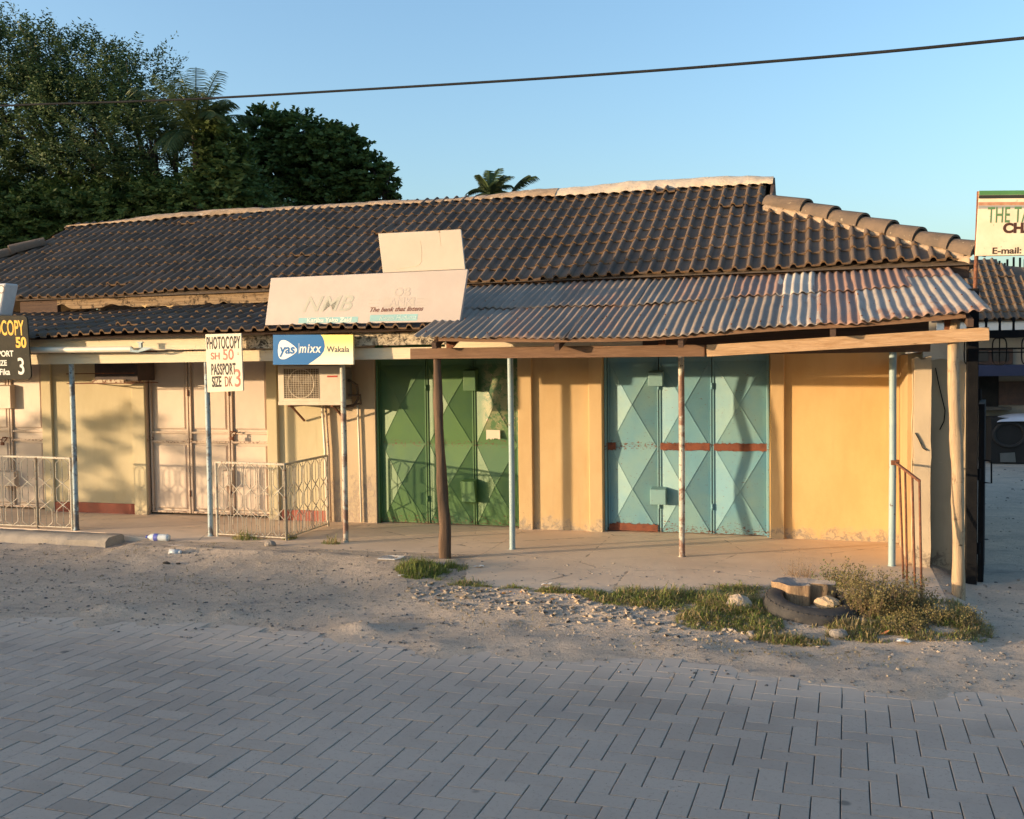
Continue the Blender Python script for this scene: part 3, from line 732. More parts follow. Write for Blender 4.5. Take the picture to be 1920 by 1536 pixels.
# porch tile roof (left half, runs on under the tin)
PS = 14.0; PYE, PZE = 9.52, 2.400
PR = tile_surface(-14.4, -2.9, PYE, PZE, PS, 5, .325, lambda s: (-14.4, -2.9), 'porch_roof', M['tile'], B, seed=31)
sag(PR, wloc(B))
b = MB(); pc, ps_ = math.cos(R(PS)), math.sin(R(PS))
b.quad((-14.4, PYE+.03, PZE-.03), (-2.9, PYE+.03, PZE-.03), (-2.9, YW, PZE-.02+(YW-PYE)*ps_/pc), (-14.4, YW, PZE-.02+(YW-PYE)*ps_/pc))
b.build('underlay', M['dark_timber'], PR)
b = MB()   # scraps of torn card in the gap under the upper eave
for px, py, w in ((440, 575, .10), (270, 573, .05), (318, 574, .07)):
    c = PY(px, py, 10.9); b.add([c+Vector((-w,0,.01)), c+Vector((w*.2,0.01,-.03)), c+Vector((w,-.01,.015)), c+Vector((0,0,.0))], [(0,1,2,3)])
b.build('torn_card', flat('scrap_card', (.55,.38,.18)), B)

# gutter pipe
b = MB(); a = PY(40, 656, 9.60); c = PY(247, 655, 9.60)
b.tube([a-Vector((1.2,0,-.02)), a, a.lerp(c, .5)-Vector((0,0,.004)), c], .034, 14)
G = b.build('gutter_pipe', M['pipe_white'], B, smooth=True, auto=50)
b = MB(); e = c
b.add([(e.x, e.y-.03, e.z+.03), (e.x+.05, e.y-.028, e.z-.01), (e.x+.11, e.y-.028, e.z-.015), (e.x+.16, e.y-.026, e.z+.015), (e.x+.19, e.y-.026, e.z+.02), (e.x+.30, e.y-.026, e.z+.012),
       (e.x+.20, e.y-.03, e.z-.02), (e.x+.10, e.y-.03, e.z-.04), (e.x, e.y-.034, e.z-.03)], [tuple(range(9))])
b.box(e.x+.115, e.x+.15, e.y-.03, e.y+.0, e.z+.015, e.z+.075); b.box(e.x+.095, e.x+.17, e.y-.032, e.y-.002, e.z+.07, e.z+.082)
b.build('broken_pipe_end', M['steel_blue'], G)
print('building ok')

# ================================================================== TIN CANOPY ON TIMBER POLES
CN = empty('tin_canopy', (-1.2, 9.0, 0), 'patched corrugated tin canopy with brown timber beam and two rough wooden poles', 'canopy')
Yb = lambda x: 9.00+(x+3.7)*(8.50-9.00)/5.1
_bt = sorted([(PY(px, py, yy).x, PY(px, py, yy).z) for px, py, yy in ((772, 631, 9.0), (850, 634, 8.95), (1000, 635, 8.87), (1160, 634, 8.8), (1250, 630, 8.75), (1340, 622, 8.7), (1450, 612, 8.65), (1560, 606, 8.61), (1640, 604, 8.58), (1740, 593, 8.55), (1862, 582, 8.5))])
bz = lambda x: float(np.interp(x, [p[0] for p in _bt], [p[1] for p in _bt]))
CYT, CZT = 10.95, 2.915
def tin_pt(x, v, h):
    yb, zb = Yb(x), bz(x); dy, dz = CYT-yb, CZT-zb; L = math.hypot(dy, dz); n = (0, -dz/L, dy/L)
    z = zb+dz*v; y = yb+dy*v
    return (x, y+n[1]*h, z+n[2]*h)
def tin_sheet(x0, x1, v0, v1, mi, seed, lift, flare=1.0):
    P = .0815; nx = max(4, int((x1-x0)/P*8)); nv = 12; V = []
    for j in range(nv+1):
        v = v0+(v1-v0)*j/nv
        for i in range(nx+1):
            x = x0+(x1-x0)*i/nx
            d = .010*vnoise(x*3, v*4, seed)+.012*vnoise(x*7, v*6, seed+1)
            e = max(0, 1-(v-v0)/.07) if j < 3 else 0
            d += e*.016*vnoise(x*6, 1, seed+2)
            dv = (.010*vnoise(x*8, 3, seed+4)+ .008*vnoise(x*2, 5, seed+3)) if j == 0 else 0
            w = 1-.35*max(0, vnoise(x*1.4, v*3, seed+7)*2)
            xx = x+.010*vnoise(v*9, x*1.0, seed+6)
            V.append(tin_pt(xx, v+dv, lift+d+.0105*w*math.cos(2*math.pi*x/P)))
    b = MB(); b.add(V, [(j*(nx+1)+i, j*(nx+1)+i+1, (j+1)*(nx+1)+i+1, (j+1)*(nx+1)+i) for j in range(nv) for i in range(nx)])
    o = b.build('corrugated_sheet', TIN[mi], CN, smooth=True)
    sm = o.modifiers.new('solid', 'SOLIDIFY'); sm.thickness = .0016; sm.offset = 0
    return o
X0c, X1c = PY(775, 630, 9.0).x, PY(1862, 582, 8.5).x
low = [X0c, -2.95, -2.22, -1.45, -.78, -.28, .02, .36, X1c]; lm = [0, 1, 1, 0, 0, 2, 3, 2, 4]
top = [PY(890, 527, 10.9).x-.1, -2.6, -1.75, -1.35, -.82, -.35, -.05, .34, .80, X1c-.04]; tm = [0, 1, 0, 1, 3, 4, 3, 3, 3]
for i in range(len(low)-1): tin_sheet(low[i]-(.05 if i else 0), low[i+1], 0, .60 if i < 7 else .86, lm[i], i*7+1, .004*(i % 2))
for i in range(len(top)-1):
    v0 = [.50, .50, .505, .52, .55, .535, .56, .575, .80][i]
    tin_sheet(top[i]-(.05 if i else 0), top[i+1], v0, 1.0, tm[i], i*5+60, .012+.004*(i % 2))
# nails
b = MB()
for v in (.06, .30, .46, .62):
    x = X0c+.12
    while x < X1c-.05:
        xx = round(x/.0815)*.0815
        p = Vector(tin_pt(xx, v+.02*(hsh(x, v)-.5), .014)); b.tube([p, p+Vector((0,-.003,.012))], .007, 6)
        x += .0815*random.choice((3, 4, 4, 5))
tag(b.build('roofing_nail', M['rust'], CN), kind='stuff')
# timber beams
bA0, bA1 = PY(771, 663.5, 9.22), PY(1322, 657.5, 9.00)
b = MB(); b.beam(bA0, bA1, .05, .105); b.build('beam', M['old_timber'], CN, bevel=.004)
bB0, bB1 = PY(1326, 658, 8.97), PY(1855, 626, 8.70)
b = MB(); b.beam(bB0, bB1, .05, .105); b.build('beam', M['new_timber'], CN, bevel=.004)
b = MB(); c = bA1.lerp(bB0, .5)+Vector((.03, -.0, 0)); b.box(c.x-.01, c.x+.09, c.y-.034, c.y-.02, c.z-.05, c.z+.045); b.build('joint_plate', M['dark_timber'], CN)
# purlins and rafters holding the tin
for v in (.03, .33, .63):
    b = MB(); pts = [Vector(tin_pt(x, v, -.035)) for x in np.linspace(X0c+.25, X1c-.18, 12)]
    for a, c in zip(pts[:-1], pts[1:]): b.beam(a, c, .05, .04)
    b.build('purlin', M['old_timber'], CN)
for x in (-3.55, -2.3, -1.16, .1, 1.12):
    b = MB(); b.beam(tin_pt(x, .0, -.085), tin_pt(x, 1, -.085), .045, .06); b.build('rafter', M['dark_timber'], CN)
# rust-stained strut ends seen above the beam
b = MB(); c = PY(1240, 642, 9.0); b.box(c.x-.03, c.x+.03, c.y+.03, c.y+.08, c.z-.04, c.z+.08); b.build('packing_block', M['rust'], CN)
b = MB(); c = PY(1779, 605, 8.8); b.box(c.x-.03, c.x+.02, c.y, c.y+.05, c.z-.06, c.z+.06); b.build('packing_block', M['rust'], CN)
b = MB(); a = PY(833, 637, 9.25); b.add([a+Vector((.02,0,.06)), a+Vector((.24,.0,.065)), a+Vector((.06,0,-.10)), a+Vector((.02,0,-.10)), a+Vector((.02,.03,.06)), a+Vector((.24,.03,.065)), a+Vector((.06,.03,-.10)), a+Vector((.02,.03,-.10))],
    [(3,2,1,0),(4,5,6,7),(0,1,5,4),(1,2,6,5),(2,3,7,6),(3,0,4,7)]); b.build('corner_brace', M['rust'], CN)
def wood_pole(pts, radii, mat, seed, name='wooden_pole'):
    b = MB(); n = 14; P = []; RR = []
    for i in range(41):
        t = i/40; k = t*(len(pts)-1); j = min(len(pts)-2, int(k)); f = k-j
        P.append(Vector(pts[j]).lerp(Vector(pts[j+1]), f)); RR.append(radii[j]*(1-f)+radii[j+1]*f)
    b.tube(P, RR, n)
    for i in range(len(b.v)):
        ring, a = divmod(i, n); c = P[min(ring, 40)]; v = Vector(b.v[i])
        k = 1+.30*vnoise(ring*.16, a*1.3, seed)+.22*vnoise(ring*.6, a*.6, seed+3)+.10*vnoise(ring*.1, a*3.1, seed+6)+(.10 if hsh(ring//3, a//3, seed) > .95 else 0)
        b.v[i] = tuple(c+(v-c)*k)
    return b.build(name, mat, CN, smooth=True)
q = lambda px, py, Y: PY(px, py, Y)
PA = 9.20
wood_pole([PY(836, 1072, PA), PY(834, 980, PA), PY(828, 900, PA), PY(824, 820, PA), PY(822, 760, PA+.01), PY(820, 690, PA+.03), PY(820, 632, PA+.07)], [.058, .056, .050, .043, .046, .036, .036], M['pole_wood'], 4)
PB = 8.78
wood_pole([PY(1796, 1141, PB), PY(1797, 1000, PB), PY(1795, 880, PB), PY(1790, 760, PB), PY(1787, 640, PB+.02), PY(1792, 596, PB+.04)], [.047, .048, .047, .045, .040, .040], M['pole_pale'], 9)

# ================================================================== SIGNS
def text_mesh(txt, size, mat, parent, origin, xdir, up, name='lettering', sx=1, shear=0, bold=0, align='CENTER', depth=.0015, space=1.0, wob=0):
    cu = bpy.data.curves.new(name, 'FONT'); cu.body = txt; cu.size = size; cu.align_x = align; cu.align_y = 'CENTER'
    cu.extrude = depth; cu.offset = bold; cu.shear = shear; cu.space_character = space; cu.resolution_u = 6
    tmp = bpy.data.objects.new('tmp', cu); COL.objects.link(tmp)
    dg = bpy.context.evaluated_depsgraph_get(); me = bpy.data.meshes.new_from_object(tmp.evaluated_get(dg))
    bpy.data.objects.remove(tmp); me.name = name
    xd = Vector(xdir).normalized(); u = Vector(up).normalized(); nrm = xd.cross(u)
    off = wloc(parent) if parent else Vector((0,0,0))
    for v in me.vertices:
        c = v.co; x = c.x*sx; yy = c.y
        if wob: x += wob*vnoise(x*30, yy*20, 2); yy += wob*vnoise(x*25, yy*20, 4)
        v.co = Vector(origin)+xd*x+u*yy+nrm*(c.z*.3+.0012)-off
    me.materials.clear(); me.materials.append(mat)
    o = bpy.data.objects.new(name, me); COL.objects.link(o); o.parent = parent
    return o
class Panel:   # flat board given by its corner directions
    def __init__(s, tl, tr, bl, Y, lean=0, th=.02, yaw=0):
        s.tl = PY(*tl, Y); s.tr = PY(*tr, Y+yaw); s.bl = PY(*bl, Y)-Vector((0, lean, 0))
        s.xd = (s.tr-s.tl); s.dn = (s.bl-s.tl); s.w = s.xd.length; s.h = s.dn.length
        s.n = (-s.dn).cross(s.xd).normalized(); s.n = s.n if s.n.y < 0 else -s.n
        s.th = th
    def at(s, u, v, d=0): return s.tl+s.xd*u+s.dn*v+s.n*d
    def body(s, name, mat, parent, frame=None, fw=.012, round_=0):
        b = MB(); c = [s.at(0,1,-s.th), s.at(1,1,-s.th), s.at(1,1,0), s.at(0,1,0)]; d = [s.at(0,0,-s.th), s.at(1,0,-s.th), s.at(1,0,0), s.at(0,0,0)]
        b.hexa(c+d); o = b.build(name, mat, parent, bevel=.003 if not round_ else round_)
        return o
    def rect(s, name, mat, parent, u0, u1, v0, v1, d=.003):
        b = MB(); b.hexa([s.at(u0,v1,.0005), s.at(u1,v1,.0005), s.at(u1,v1,d), s.at(u0,v1,d), s.at(u0,v0,.0005), s.at(u1,v0,.0005), s.at(u1,v0,d), s.at(u0,v0,d)])
        return b.build(name, mat, parent)
    def poly(s, name, mat, parent, pts, d0=.0005, d=.003):
        b = MB(); n = len(pts); b.add([s.at(u, v, d0) for u, v in pts]+[s.at(u, v, d) for u, v in pts], [tuple(range(n)), tuple(range(2*n-1, n-1, -1))]+[(i, n+i, n+(i+1) % n, (i+1) % n) for i in range(n)])
        return b.build(name, mat, parent)
    def text(s, txt, u, v, size, mat, parent, **k):
        return text_mesh(txt, size, mat, parent, s.at(u, v, k.pop('d', 0)), s.xd, -s.dn, **k)
ivory = simple('faded_sign_vinyl', (.47,.40,.35), (.43,.365,.32), 3, .5, .03, spots=[((.44,.35,.27), 6, .66, .80)])
teal_f = flat('faded_teal_strip', (.27,.47,.47)); ghost = flat('ghost_grey_lettering', (.47,.41,.35)); ghost2 = flat('ghost_green_lettering', (.42,.41,.34))
white_f = flat('white_sign_paint', (.76,.72,.62)); ink = flat('dark_sign_ink', (.03,.025,.022)); redink = simple('faded_red_paint', (.42,.12,.075), (.50,.22,.15), 20, .7)
# big faded panel
p = Panel((508, 521.5), (877, 505), (497, 610), 9.86, lean=.06, th=.03)
S1 = empty('bank_sign', p.at(.5, 1), 'long faded white sign panel with ghost lettering and two teal strips on the porch roof', 'sign')
# outline slightly skewed like the photograph
b = MB(); A_, B2, C_, D_ = PY(508, 521.5, 9.60), PY(877, 505, 9.60), PY(862, 603, 9.54), PY(497, 610, 9.54)
nn = (B2-A_).cross(D_-A_).normalized(); nn = -nn if nn.y > 0 else nn
b.hexa([D_-nn*.04, C_-nn*.04, C_, D_, A_-nn*.04, B2-nn*.04, B2, A_]); b.build('panel', ivory, S1, bevel=.003)
class QP:
    def __init__(s, a, b_, c, d, n): s.a, s.b, s.c, s.d, s.n = a, b_, c, d, n
    def at(s, u, v, k=0): return (s.a.lerp(s.b, u)).lerp(s.d.lerp(s.c, u), v)+s.n*k
sq = QP(A_, B2, C_, D_, nn)
def qrect(nm, mat, par, Q, u0, u1, v0, v1, d=.001):
    b = MB(); b.hexa([Q.at(u0,v1,.0005), Q.at(u1,v1,.0005), Q.at(u1,v1,d), Q.at(u0,v1,d), Q.at(u0,v0,.0005), Q.at(u1,v0,.0005), Q.at(u1,v0,d), Q.at(u0,v0,d)]); return b.build(nm, mat, par)
def qtext(txt, Q, u, v, size, mat, par, **k):
    xd = Q.at(min(1, u+.05), v)-Q.at(u-.05, v); up = Q.at(u, v-.05)-Q.at(u, v+.05)
    return text_mesh(txt, size, mat, par, Q.at(u, v, k.pop('d', 0)), xd, xd.cross(Q.n)*-1 if False else up, **k)
st1 = qrect('strip', teal_f, S1, sq, .178, .49, .86, .975)
qtext('Karibu Yako Zaid', sq, .34, .92, .062, white_f, S1, bold=.0012, sx=1.18, d=.001)
st2 = qrect('strip', teal_f, S1, sq, .55, .79, .835, .965)
qtext('Kwani Huduma', sq, .69, .90, .066, flat('pale_teal_ink', (.5,.62,.58)), S1, shear=.3, sx=1.0, d=.001)
qtext('The bank that listens', sq, .675, .735, .066, flat('brown_ink', (.16,.06,.04)), S1, shear=.35, bold=.0012, sx=1.08)
qtext('NMB', sq, .315, .60, .235, ghost2, S1, shear=.3, bold=.0025, sx=1.15)
qtext('OB', sq, .695, .40, .13, ghost, S1, bold=.002, sx=1.05)
g1 = qrect('faded_block', ghost, S1, sq, .61, .765, .50, .685)
qtext('ANK', sq, .695, .595, .12, ivory, S1, bold=.002, d=.001)
for u0, u1 in ((.535, .585), (.775, .835)):
    for k in range(3): qrect('bar', ghost, S1, sq, u0, u1, .53+k*.065, .55+k*.065)
for u in (.12, .5, .88):     # stand frame behind
    b = MB(); a = sq.at(u, .05, -.045); b.tube([a, a+Vector((0, .25, -.42))], .015, 6); b.build('stand_bar', M['rust'], S1)
# small plain panel above
A_, B2, C_, D_ = PY(709, 438, 10.02), PY(864, 430, 10.02), PY(872, 504.5, 9.95), PY(718, 511.5, 9.95)
nn = (B2-A_).cross(D_-A_).normalized(); nn = -nn if nn.y > 0 else nn
S2 = empty('blank_sign', (A_+B2+C_+D_)/4-Vector((0,0,.24)), 'smaller blank cream sign panel standing crookedly above the long faded one', 'sign')
b = MB(); b.hexa([D_-nn*.03, C_-nn*.03, C_, D_, A_-nn*.03, B2-nn*.03, B2, A_]); b.build('panel', simple('blank_cream_panel', (.51,.435,.335), (.47,.40,.305), 2.5, .5, .03), S2, bevel=.003)
sq2 = QP(A_, B2, C_, D_, nn); qrect('crack', flat('stain_brown', (.42,.32,.2)), S2, sq2, .742, .746, 0, .4); qrect('crack', flat('stain_brown', (.35,.25,.15)), S2, sq2, .735, .752, 0, .06)
b = MB()
for t in range(12):
    u = .50-.10*min(1, max(0, (t-6)/5)); 
arc = [(.505, .25), (.503, .55), (.49, .75), (.46, .84), (.42, .87), (.30, .90), (.18, .93)]
for a, c in zip(arc[:-1], arc[1:]): b.beam(sq2.at(*a, .001), sq2.at(*c, .001), .004, .002, up=nn)
b.build('ghost_outline', flat('ghost_line', (.60,.48,.33)), S2)
b = MB(); a = sq2.at(.5, .9, -.035); b.tube([a, a+Vector((0, .06, -.5))], .02, 6); b.build('stand_bar', M['rust'], S2)

# blue and yellow agent sign
A_, B2, C_, D_ = PY(512, 628, 9.56), PY(662, 627.5, 9.56), PY(662.5, 683.5, 9.54), PY(512, 684, 9.54)
nn = Vector((0, -1, .03)).normalized(); sq3 = QP(A_, B2, C_, D_, nn)
S3 = empty('agent_sign', sq3.at(.5, 1), 'blue and pale yellow shop sign hanging under the porch eave above the air conditioner', 'sign')
yel = NT('yellow_white_gradient_print'); xx = yel.ramp(yel.sep(yel.geo())[2], sq3.at(.8, .9).z, sq3.at(.8, .05).z)
yel.fin(yel.mix(xx, (.80,.74,.55), (.80,.62,.16)), .4); yel = yel.m
b = MB(); b.hexa([sq3.at(0,1,-.03), sq3.at(1,1,-.03), sq3.at(1,1,0), sq3.at(0,1,0), sq3.at(0,0,-.03), sq3.at(1,0,-.03), sq3.at(1,0,0), sq3.at(0,0,0)]); b.build('panel', yel, S3, bevel=.002)
def qpoly(nm, mat, par, Q, pts, d0=.0003, d=.001):
    b = MB(); n = len(pts); b.add([Q.at(u, v, d0) for u, v in pts]+[Q.at(u, v, d) for u, v in pts], [tuple(range(n)), tuple(range(2*n-1, n-1, -1))]+[(i, n+i, n+(i+1) % n, (i+1) % n) for i in range(n)]); return b.build(nm, mat, par)
def curve(pts, n=6):   # catmull-rom through closed points
    out = []; k = len(pts)
    for i in range(k):
        p0, p1, p2, p3 = (Vector((*pts[(i+j-1) % k], 0)) for j in range(4))
        for t in [j/n for j in range(n)]:
            v = .5*((2*p1)+(-p0+p2)*t+(2*p0-5*p1+4*p2-p3)*t*t+(-p0+3*p1-3*p2+p3)*t**3); out.append((v.x, v.y))
    return out
blue = flat('blue_print', (.012,.13,.34), .35, 1)
qpoly('blue_field', blue, S3, sq3, [(0,0), (.60,0), (.625,.08), (.645,.22), (.652,.40), (.64,.55), (.60,.70), (.53,.84), (.44,1), (0,1)])
sh_ = qpoly('badge', flat('badge_white', (.82,.80,.72), .35, 1), S3, sq3, curve([(.075,.30), (.10,.20), (.15,.18), (.21,.26), (.27,.38), (.305,.50), (.28,.62), (.21,.74), (.14,.82), (.085,.78), (.065,.62), (.065,.45)]), .0011, .0022)
qtext('yas', sq3, .182, .49, .145, blue, S3, bold=.0035, sx=.98, shear=.1, d=.0025)
qrect('divider', flat('badge_white2', (.82,.80,.72)), S3, sq3, .328, .332, .28, .64, .0018)
qtext('mixx', sq3, .462, .47, .135, flat('print_cream', (.82,.78,.66)), S3, bold=.0022, sx=.84, shear=.2, space=1.16, d=.001)
qtext('Wakala', sq3, .815, .50, .088, flat('print_navy', (.03,.035,.06)), S3, bold=.0008, sx=.98)
for u in (.1, .9):
    b = MB(); a = sq3.at(u, 0, -.02); b.tube([a, a+Vector((0, .14, .03))], .006, 6); b.build('hanger', M['rust'], S3)

# white hand-painted photocopy sign
A_, B2, C_, D_ = PY(385, 627, 9.46), PY(452, 625, 9.46), PY(456, 733, 9.46), PY(389, 736, 9.46)
nn = Vector((0, -1, 0)); s4 = QP(A_, B2, C_, D_, nn)
S4 = empty('photocopy_sign', s4.at(.5, 1), 'white hand-painted metal photocopy and passport sign with black and red letters on a post', 'sign')
wpaint = simple('chipped_white_sign_paint', (.76,.66,.48), (.70,.60,.43), 5, .6, .05, spots=[((.28,.15,.08), 22, .68, .72)])
b = MB(); b.hexa([s4.at(0,1,-.02), s4.at(1,1,-.02), s4.at(1,1,0), s4.at(0,1,0), s4.at(0,0,-.02), s4.at(1,0,-.02), s4.at(1,0,0), s4.at(0,0,0)]); b.build('panel', wpaint, S4, bevel=.003)
qtext('PHOTOCOPY', s4, .49, .165, .185, ink, S4, bold=.0042, sx=.345, wob=.003, space=1.1)
qtext('SH', s4, .26, .385, .105, redink, S4, bold=.002, sx=.95, wob=.002)
qtext('50', s4, .62, .37, .165, redink, S4, bold=.0015, sx=.85, wob=.003)
qtext('=', s4, .90, .36, .07, ink, S4, sx=.6)
qtext('PASSPORT', s4, .47, .62, .17, ink, S4, bold=.0042, sx=.36, wob=.003, space=1.1)
qtext('SIZE', s4, .27, .83, .16, ink, S4, bold=.0042, sx=.40, wob=.002)
qtext('DK', s4, .60, .835, .155, simple('faded_brown_red', (.20,.08,.05), (.4,.16,.1), 30), S4, bold=.002, sx=.45, wob=.002)
qtext('3', s4, .86, .79, .27, redink, S4, bold=.0015, sx=.75, wob=.003)
# black photocopy sign at the left edge
A_, B2, C_, D_ = PY(-62, 592, 9.40), PY(50, 592, 9.40), PY(58.5, 711, 9.36), PY(-53, 713, 9.36)
s5 = QP(A_, B2, C_, D_, Vector((0,-1,.02)).normalized())
S5 = empty('price_sign', s5.at(.5, 1), 'dark olive hand-painted price sign with yellow and white letters at the left edge', 'sign')
olive = simple('dirty_black_sign_paint', (.028,.027,.020), (.042,.038,.028), 5, .6, .1, spots=[((.09,.075,.05), 14, .64, .74)], spec=.05)
rr = [(.0,.06),(.015,.02),(.05,0),(.95,0),(.985,.02),(1,.06),(1,.94),(.985,.98),(.95,1),(.05,1),(.015,.98),(0,.94)]
qpoly('panel', olive, S5, s5, rr, -.02, 0)
yl = flat('yellow_sign_paint', (.78,.42,.03)); 
qtext('PHOTOCOPY', s5, .50, .205, .245, yl, S5, bold=.004, sx=.50, wob=.002)
qtext('50', s5, .875, .43, .165, yl, S5, bold=.006, sx=.92, wob=.002)
qtext('PASSPORT', s5, .50, .60, .095, white_f, S5, bold=.0022, sx=.92, wob=.002)
qtext('SIZE', s5, .53, .745, .088, white_f, S5, bold=.0022, sx=.9, wob=.002)
qtext('Fika', s5, .57, .885, .10, white_f, S5, bold=.002, sx=.95, wob=.002)
qtext('3', s5, .85, .81, .27, white_f, S5, bold=.003, sx=.85, wob=.003)
# white box sign above it
a, c = PY(13, 533, 9.40), PY(2, 590, 9.40); b = MB()
x1 = a.x+.0
A0, A1 = PY(11, 531, 9.40), PY(-1, 592, 9.40)
b.hexa([(A1.x-.75, 9.40, A1.z), (A1.x, 9.40, A1.z), (A1.x+.02, 9.58, A1.z), (A1.x-.75, 9.58, A1.z), (A0.x-.75, 9.40, A0.z), (A0.x, 9.40, A0.z), (A0.x+.02, 9.58, A0.z), (A0.x-.75, 9.58, A0.z)])
S6 = empty('box_sign', (A1.x-.37, 9.45, A1.z), 'white rounded box sign with spotted side above the dark price sign', 'sign')
b.build('casing', simple('spotted_white_box', (.55,.54,.52), (.48,.47,.46), 6, .6, .05, spots=[((.02,.02,.02), 18, .66, .69)]), S6, bevel=.02)
text_mesh('O', .14, flat('sign_outline_ink', (.10,.07,.05)), S6, (A0.x-.07, 9.40, A0.z-.075), (1,0,0), (0,0,1), bold=-.002)

# ================================================================== AIR CONDITIONER
def ac_unit():
    y0 = 10.70; a = PY(521, 692, y0); c = PY(636, 758, y0); x0, x1, z0, z1 = a.x, c.x+.02, c.z, 2.03; d = .30
    A = empty('air_conditioner', ((x0+x1)/2, y0+.15, z0), 'cream outdoor air conditioner unit with round fan grille bracketed to the wall', 'air conditioner')
    cream = simple('yellowed_white_casing', (.62,.55,.44), (.56,.49,.38), 4, .45, .03); b = MB()
    gx0, gx1 = x0+.075, x0+(x1-x0)*.66; gz0, gz1 = z0+.07, z1-.035
    b.box(x0, x1, y0+.012, y0+d, z0, z1); b.box(x0, gx0, y0, y0+.012, z0, z1); b.box(gx1, x1, y0, y0+.012, z0, z1); b.box(gx0, gx1, y0, y0+.012, z0, gz0); b.box(gx0, gx1, y0, y0+.012, gz1, z1)
    b.box(x0-.004, x1+.004, y0-.004, y0+d, z0-.012, z0+.035)
    b.build('casing', cream, A, bevel=.004)
    cx, cz_, r = (gx0+gx1)/2, (gz0+gz1)/2, (gz1-gz0)/2*.98
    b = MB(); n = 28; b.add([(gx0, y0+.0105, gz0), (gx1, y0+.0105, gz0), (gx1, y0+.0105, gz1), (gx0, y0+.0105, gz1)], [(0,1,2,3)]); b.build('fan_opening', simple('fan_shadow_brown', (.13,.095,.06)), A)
    b = MB()
    for k in range(3):
        t = k*2.1; b.add([(cx, y0+.008, cz_), (cx+math.cos(t)*r*.85, y0+.0085, cz_+math.sin(t)*r*.85), (cx+math.cos(t+.8)*r*.85, y0+.008, cz_+math.sin(t+.8)*r*.85)], [(0,1,2)])
    b.build('fan', simple('fan_blade_grey', (.20,.17,.13)), A)
    b = MB(); wv = []
    for k in range(15): x = gx0+.005+(gx1-gx0-.01)*k/14; b.box(x-.0016, x+.0016, y0-.008, y0-.005, gz0, gz1)
    for k in range(17): z = gz0+.003+(gz1-gz0-.006)*k/16; b.box(gx0, gx1, y0-.012, y0-.0085, z-.0014, z+.0014)
    b.tube([(cx+math.cos(t*2*math.pi/n)*r, y0-.006, cz_+math.sin(t*2*math.pi/n)*r) for t in range(n+1)], .005, 5)
    b.build('grille', cream, A)
    b = MB(); b.box(x1-.17, x1-.035, y0-.003, y0+.001, z1-.14, z1-.12); b.build('red_label', flat('red_label_print', (.45,.05,.03)), A)
    b = MB(); b.box(x1+.001, x1+.03, y0+.05, y0+.25, z0+.05, z1-.03); b.build('side_cover', simple('grey_side_cover', (.20,.18,.16)), A, bevel=.005)
    for x in (x0+.14, x1-.12):
        b = MB(); b.box(x-.015, x+.015, y0+.0, YW, z0-.035, z0-.0125); b.beam((x, YW-.01, z0-.22), (x, y0+.06, z0-.03), .02, .02); b.build('bracket', M['rust'], A)
    b = MB(); b.tube([(x1+.05, y0+.12, z0+.28), (x1+.12, y0+.2, z0+.22), (x1+.10, y0+.26, z0+.05), (x1+.02, y0+.30, z0-.03), (x1-.17, YW-.06, z0-.06)], .016, 8)
    b.tube([(x1+.04, y0+.12, z0+.10), (x1+.16, y0+.2, z0+.10), (x1+.14, y0+.26, z0+.0), (x1-.10, YW-.05, z0-.04)], .012, 8); b.build('hose', simple('dark_hose', (.10,.07,.05), None, 30), A, smooth=True)
ac_unit()

# small rusty security cage with an old unit behind, left
def cage():
    y0 = 10.62; a = PY(134, 697, y0); c = PY(252, 721, y0)
    A = empty('security_cage', ((a.x+c.x)/2, y0+.2, c.z), 'rusty iron security cage holding an old dark unit on the cream wall', 'cage')
    z0, z1 = PY(190, 719, y0).z, 2.24; x0, x1 = PY(125, 700, y0).x, PY(252, 700, y0).x
    b = MB()
    for z in (z0, z0+.125, z1): b.beam((x0, y0, z), (x1, y0, z), .012, .012)
    for z in (z0, z1):
        b.beam((x0, y0, z), (x0, YW, z), .012, .012); b.beam((x1, y0, z), (x1, YW, z), .012, .012)
    b.beam((x0, y0+.22, z0), (x1, y0+.22, z0), .012, .012)
    for k in range(7): x = x0+(x1-x0)*k/6; b.beam((x, y0, z0), (x, y0, z1), .010, .010)
    b.build('frame', M['rust'], A)
    b = MB(); xm = x0+(x1-x0)*.72; b.beam((xm, y0-.012, z0-.03), (xm, y0-.012, z0+.2), .03, .012); b.build('strap', M['cream_paint_bar'], A)
    xa, xb = x0+(x1-x0)*.34, x1-.03
    b = MB(); b.box(xa, xb, y0+.10, YW-.02, z0+.03, z1); b.build('old_unit', simple('dark_unit_casing', (.045,.035,.035), (.07,.05,.045), 9), A)
    b = MB(); b.box(xa-.01, xb-.18, y0+.06, YW-.02, z0+.005, z0+.045); b.build('tray', simple('flaked_tray_paint', (.55,.47,.34), (.20,.09,.05), 26, lo=.5, hi=.56), A)
cage()

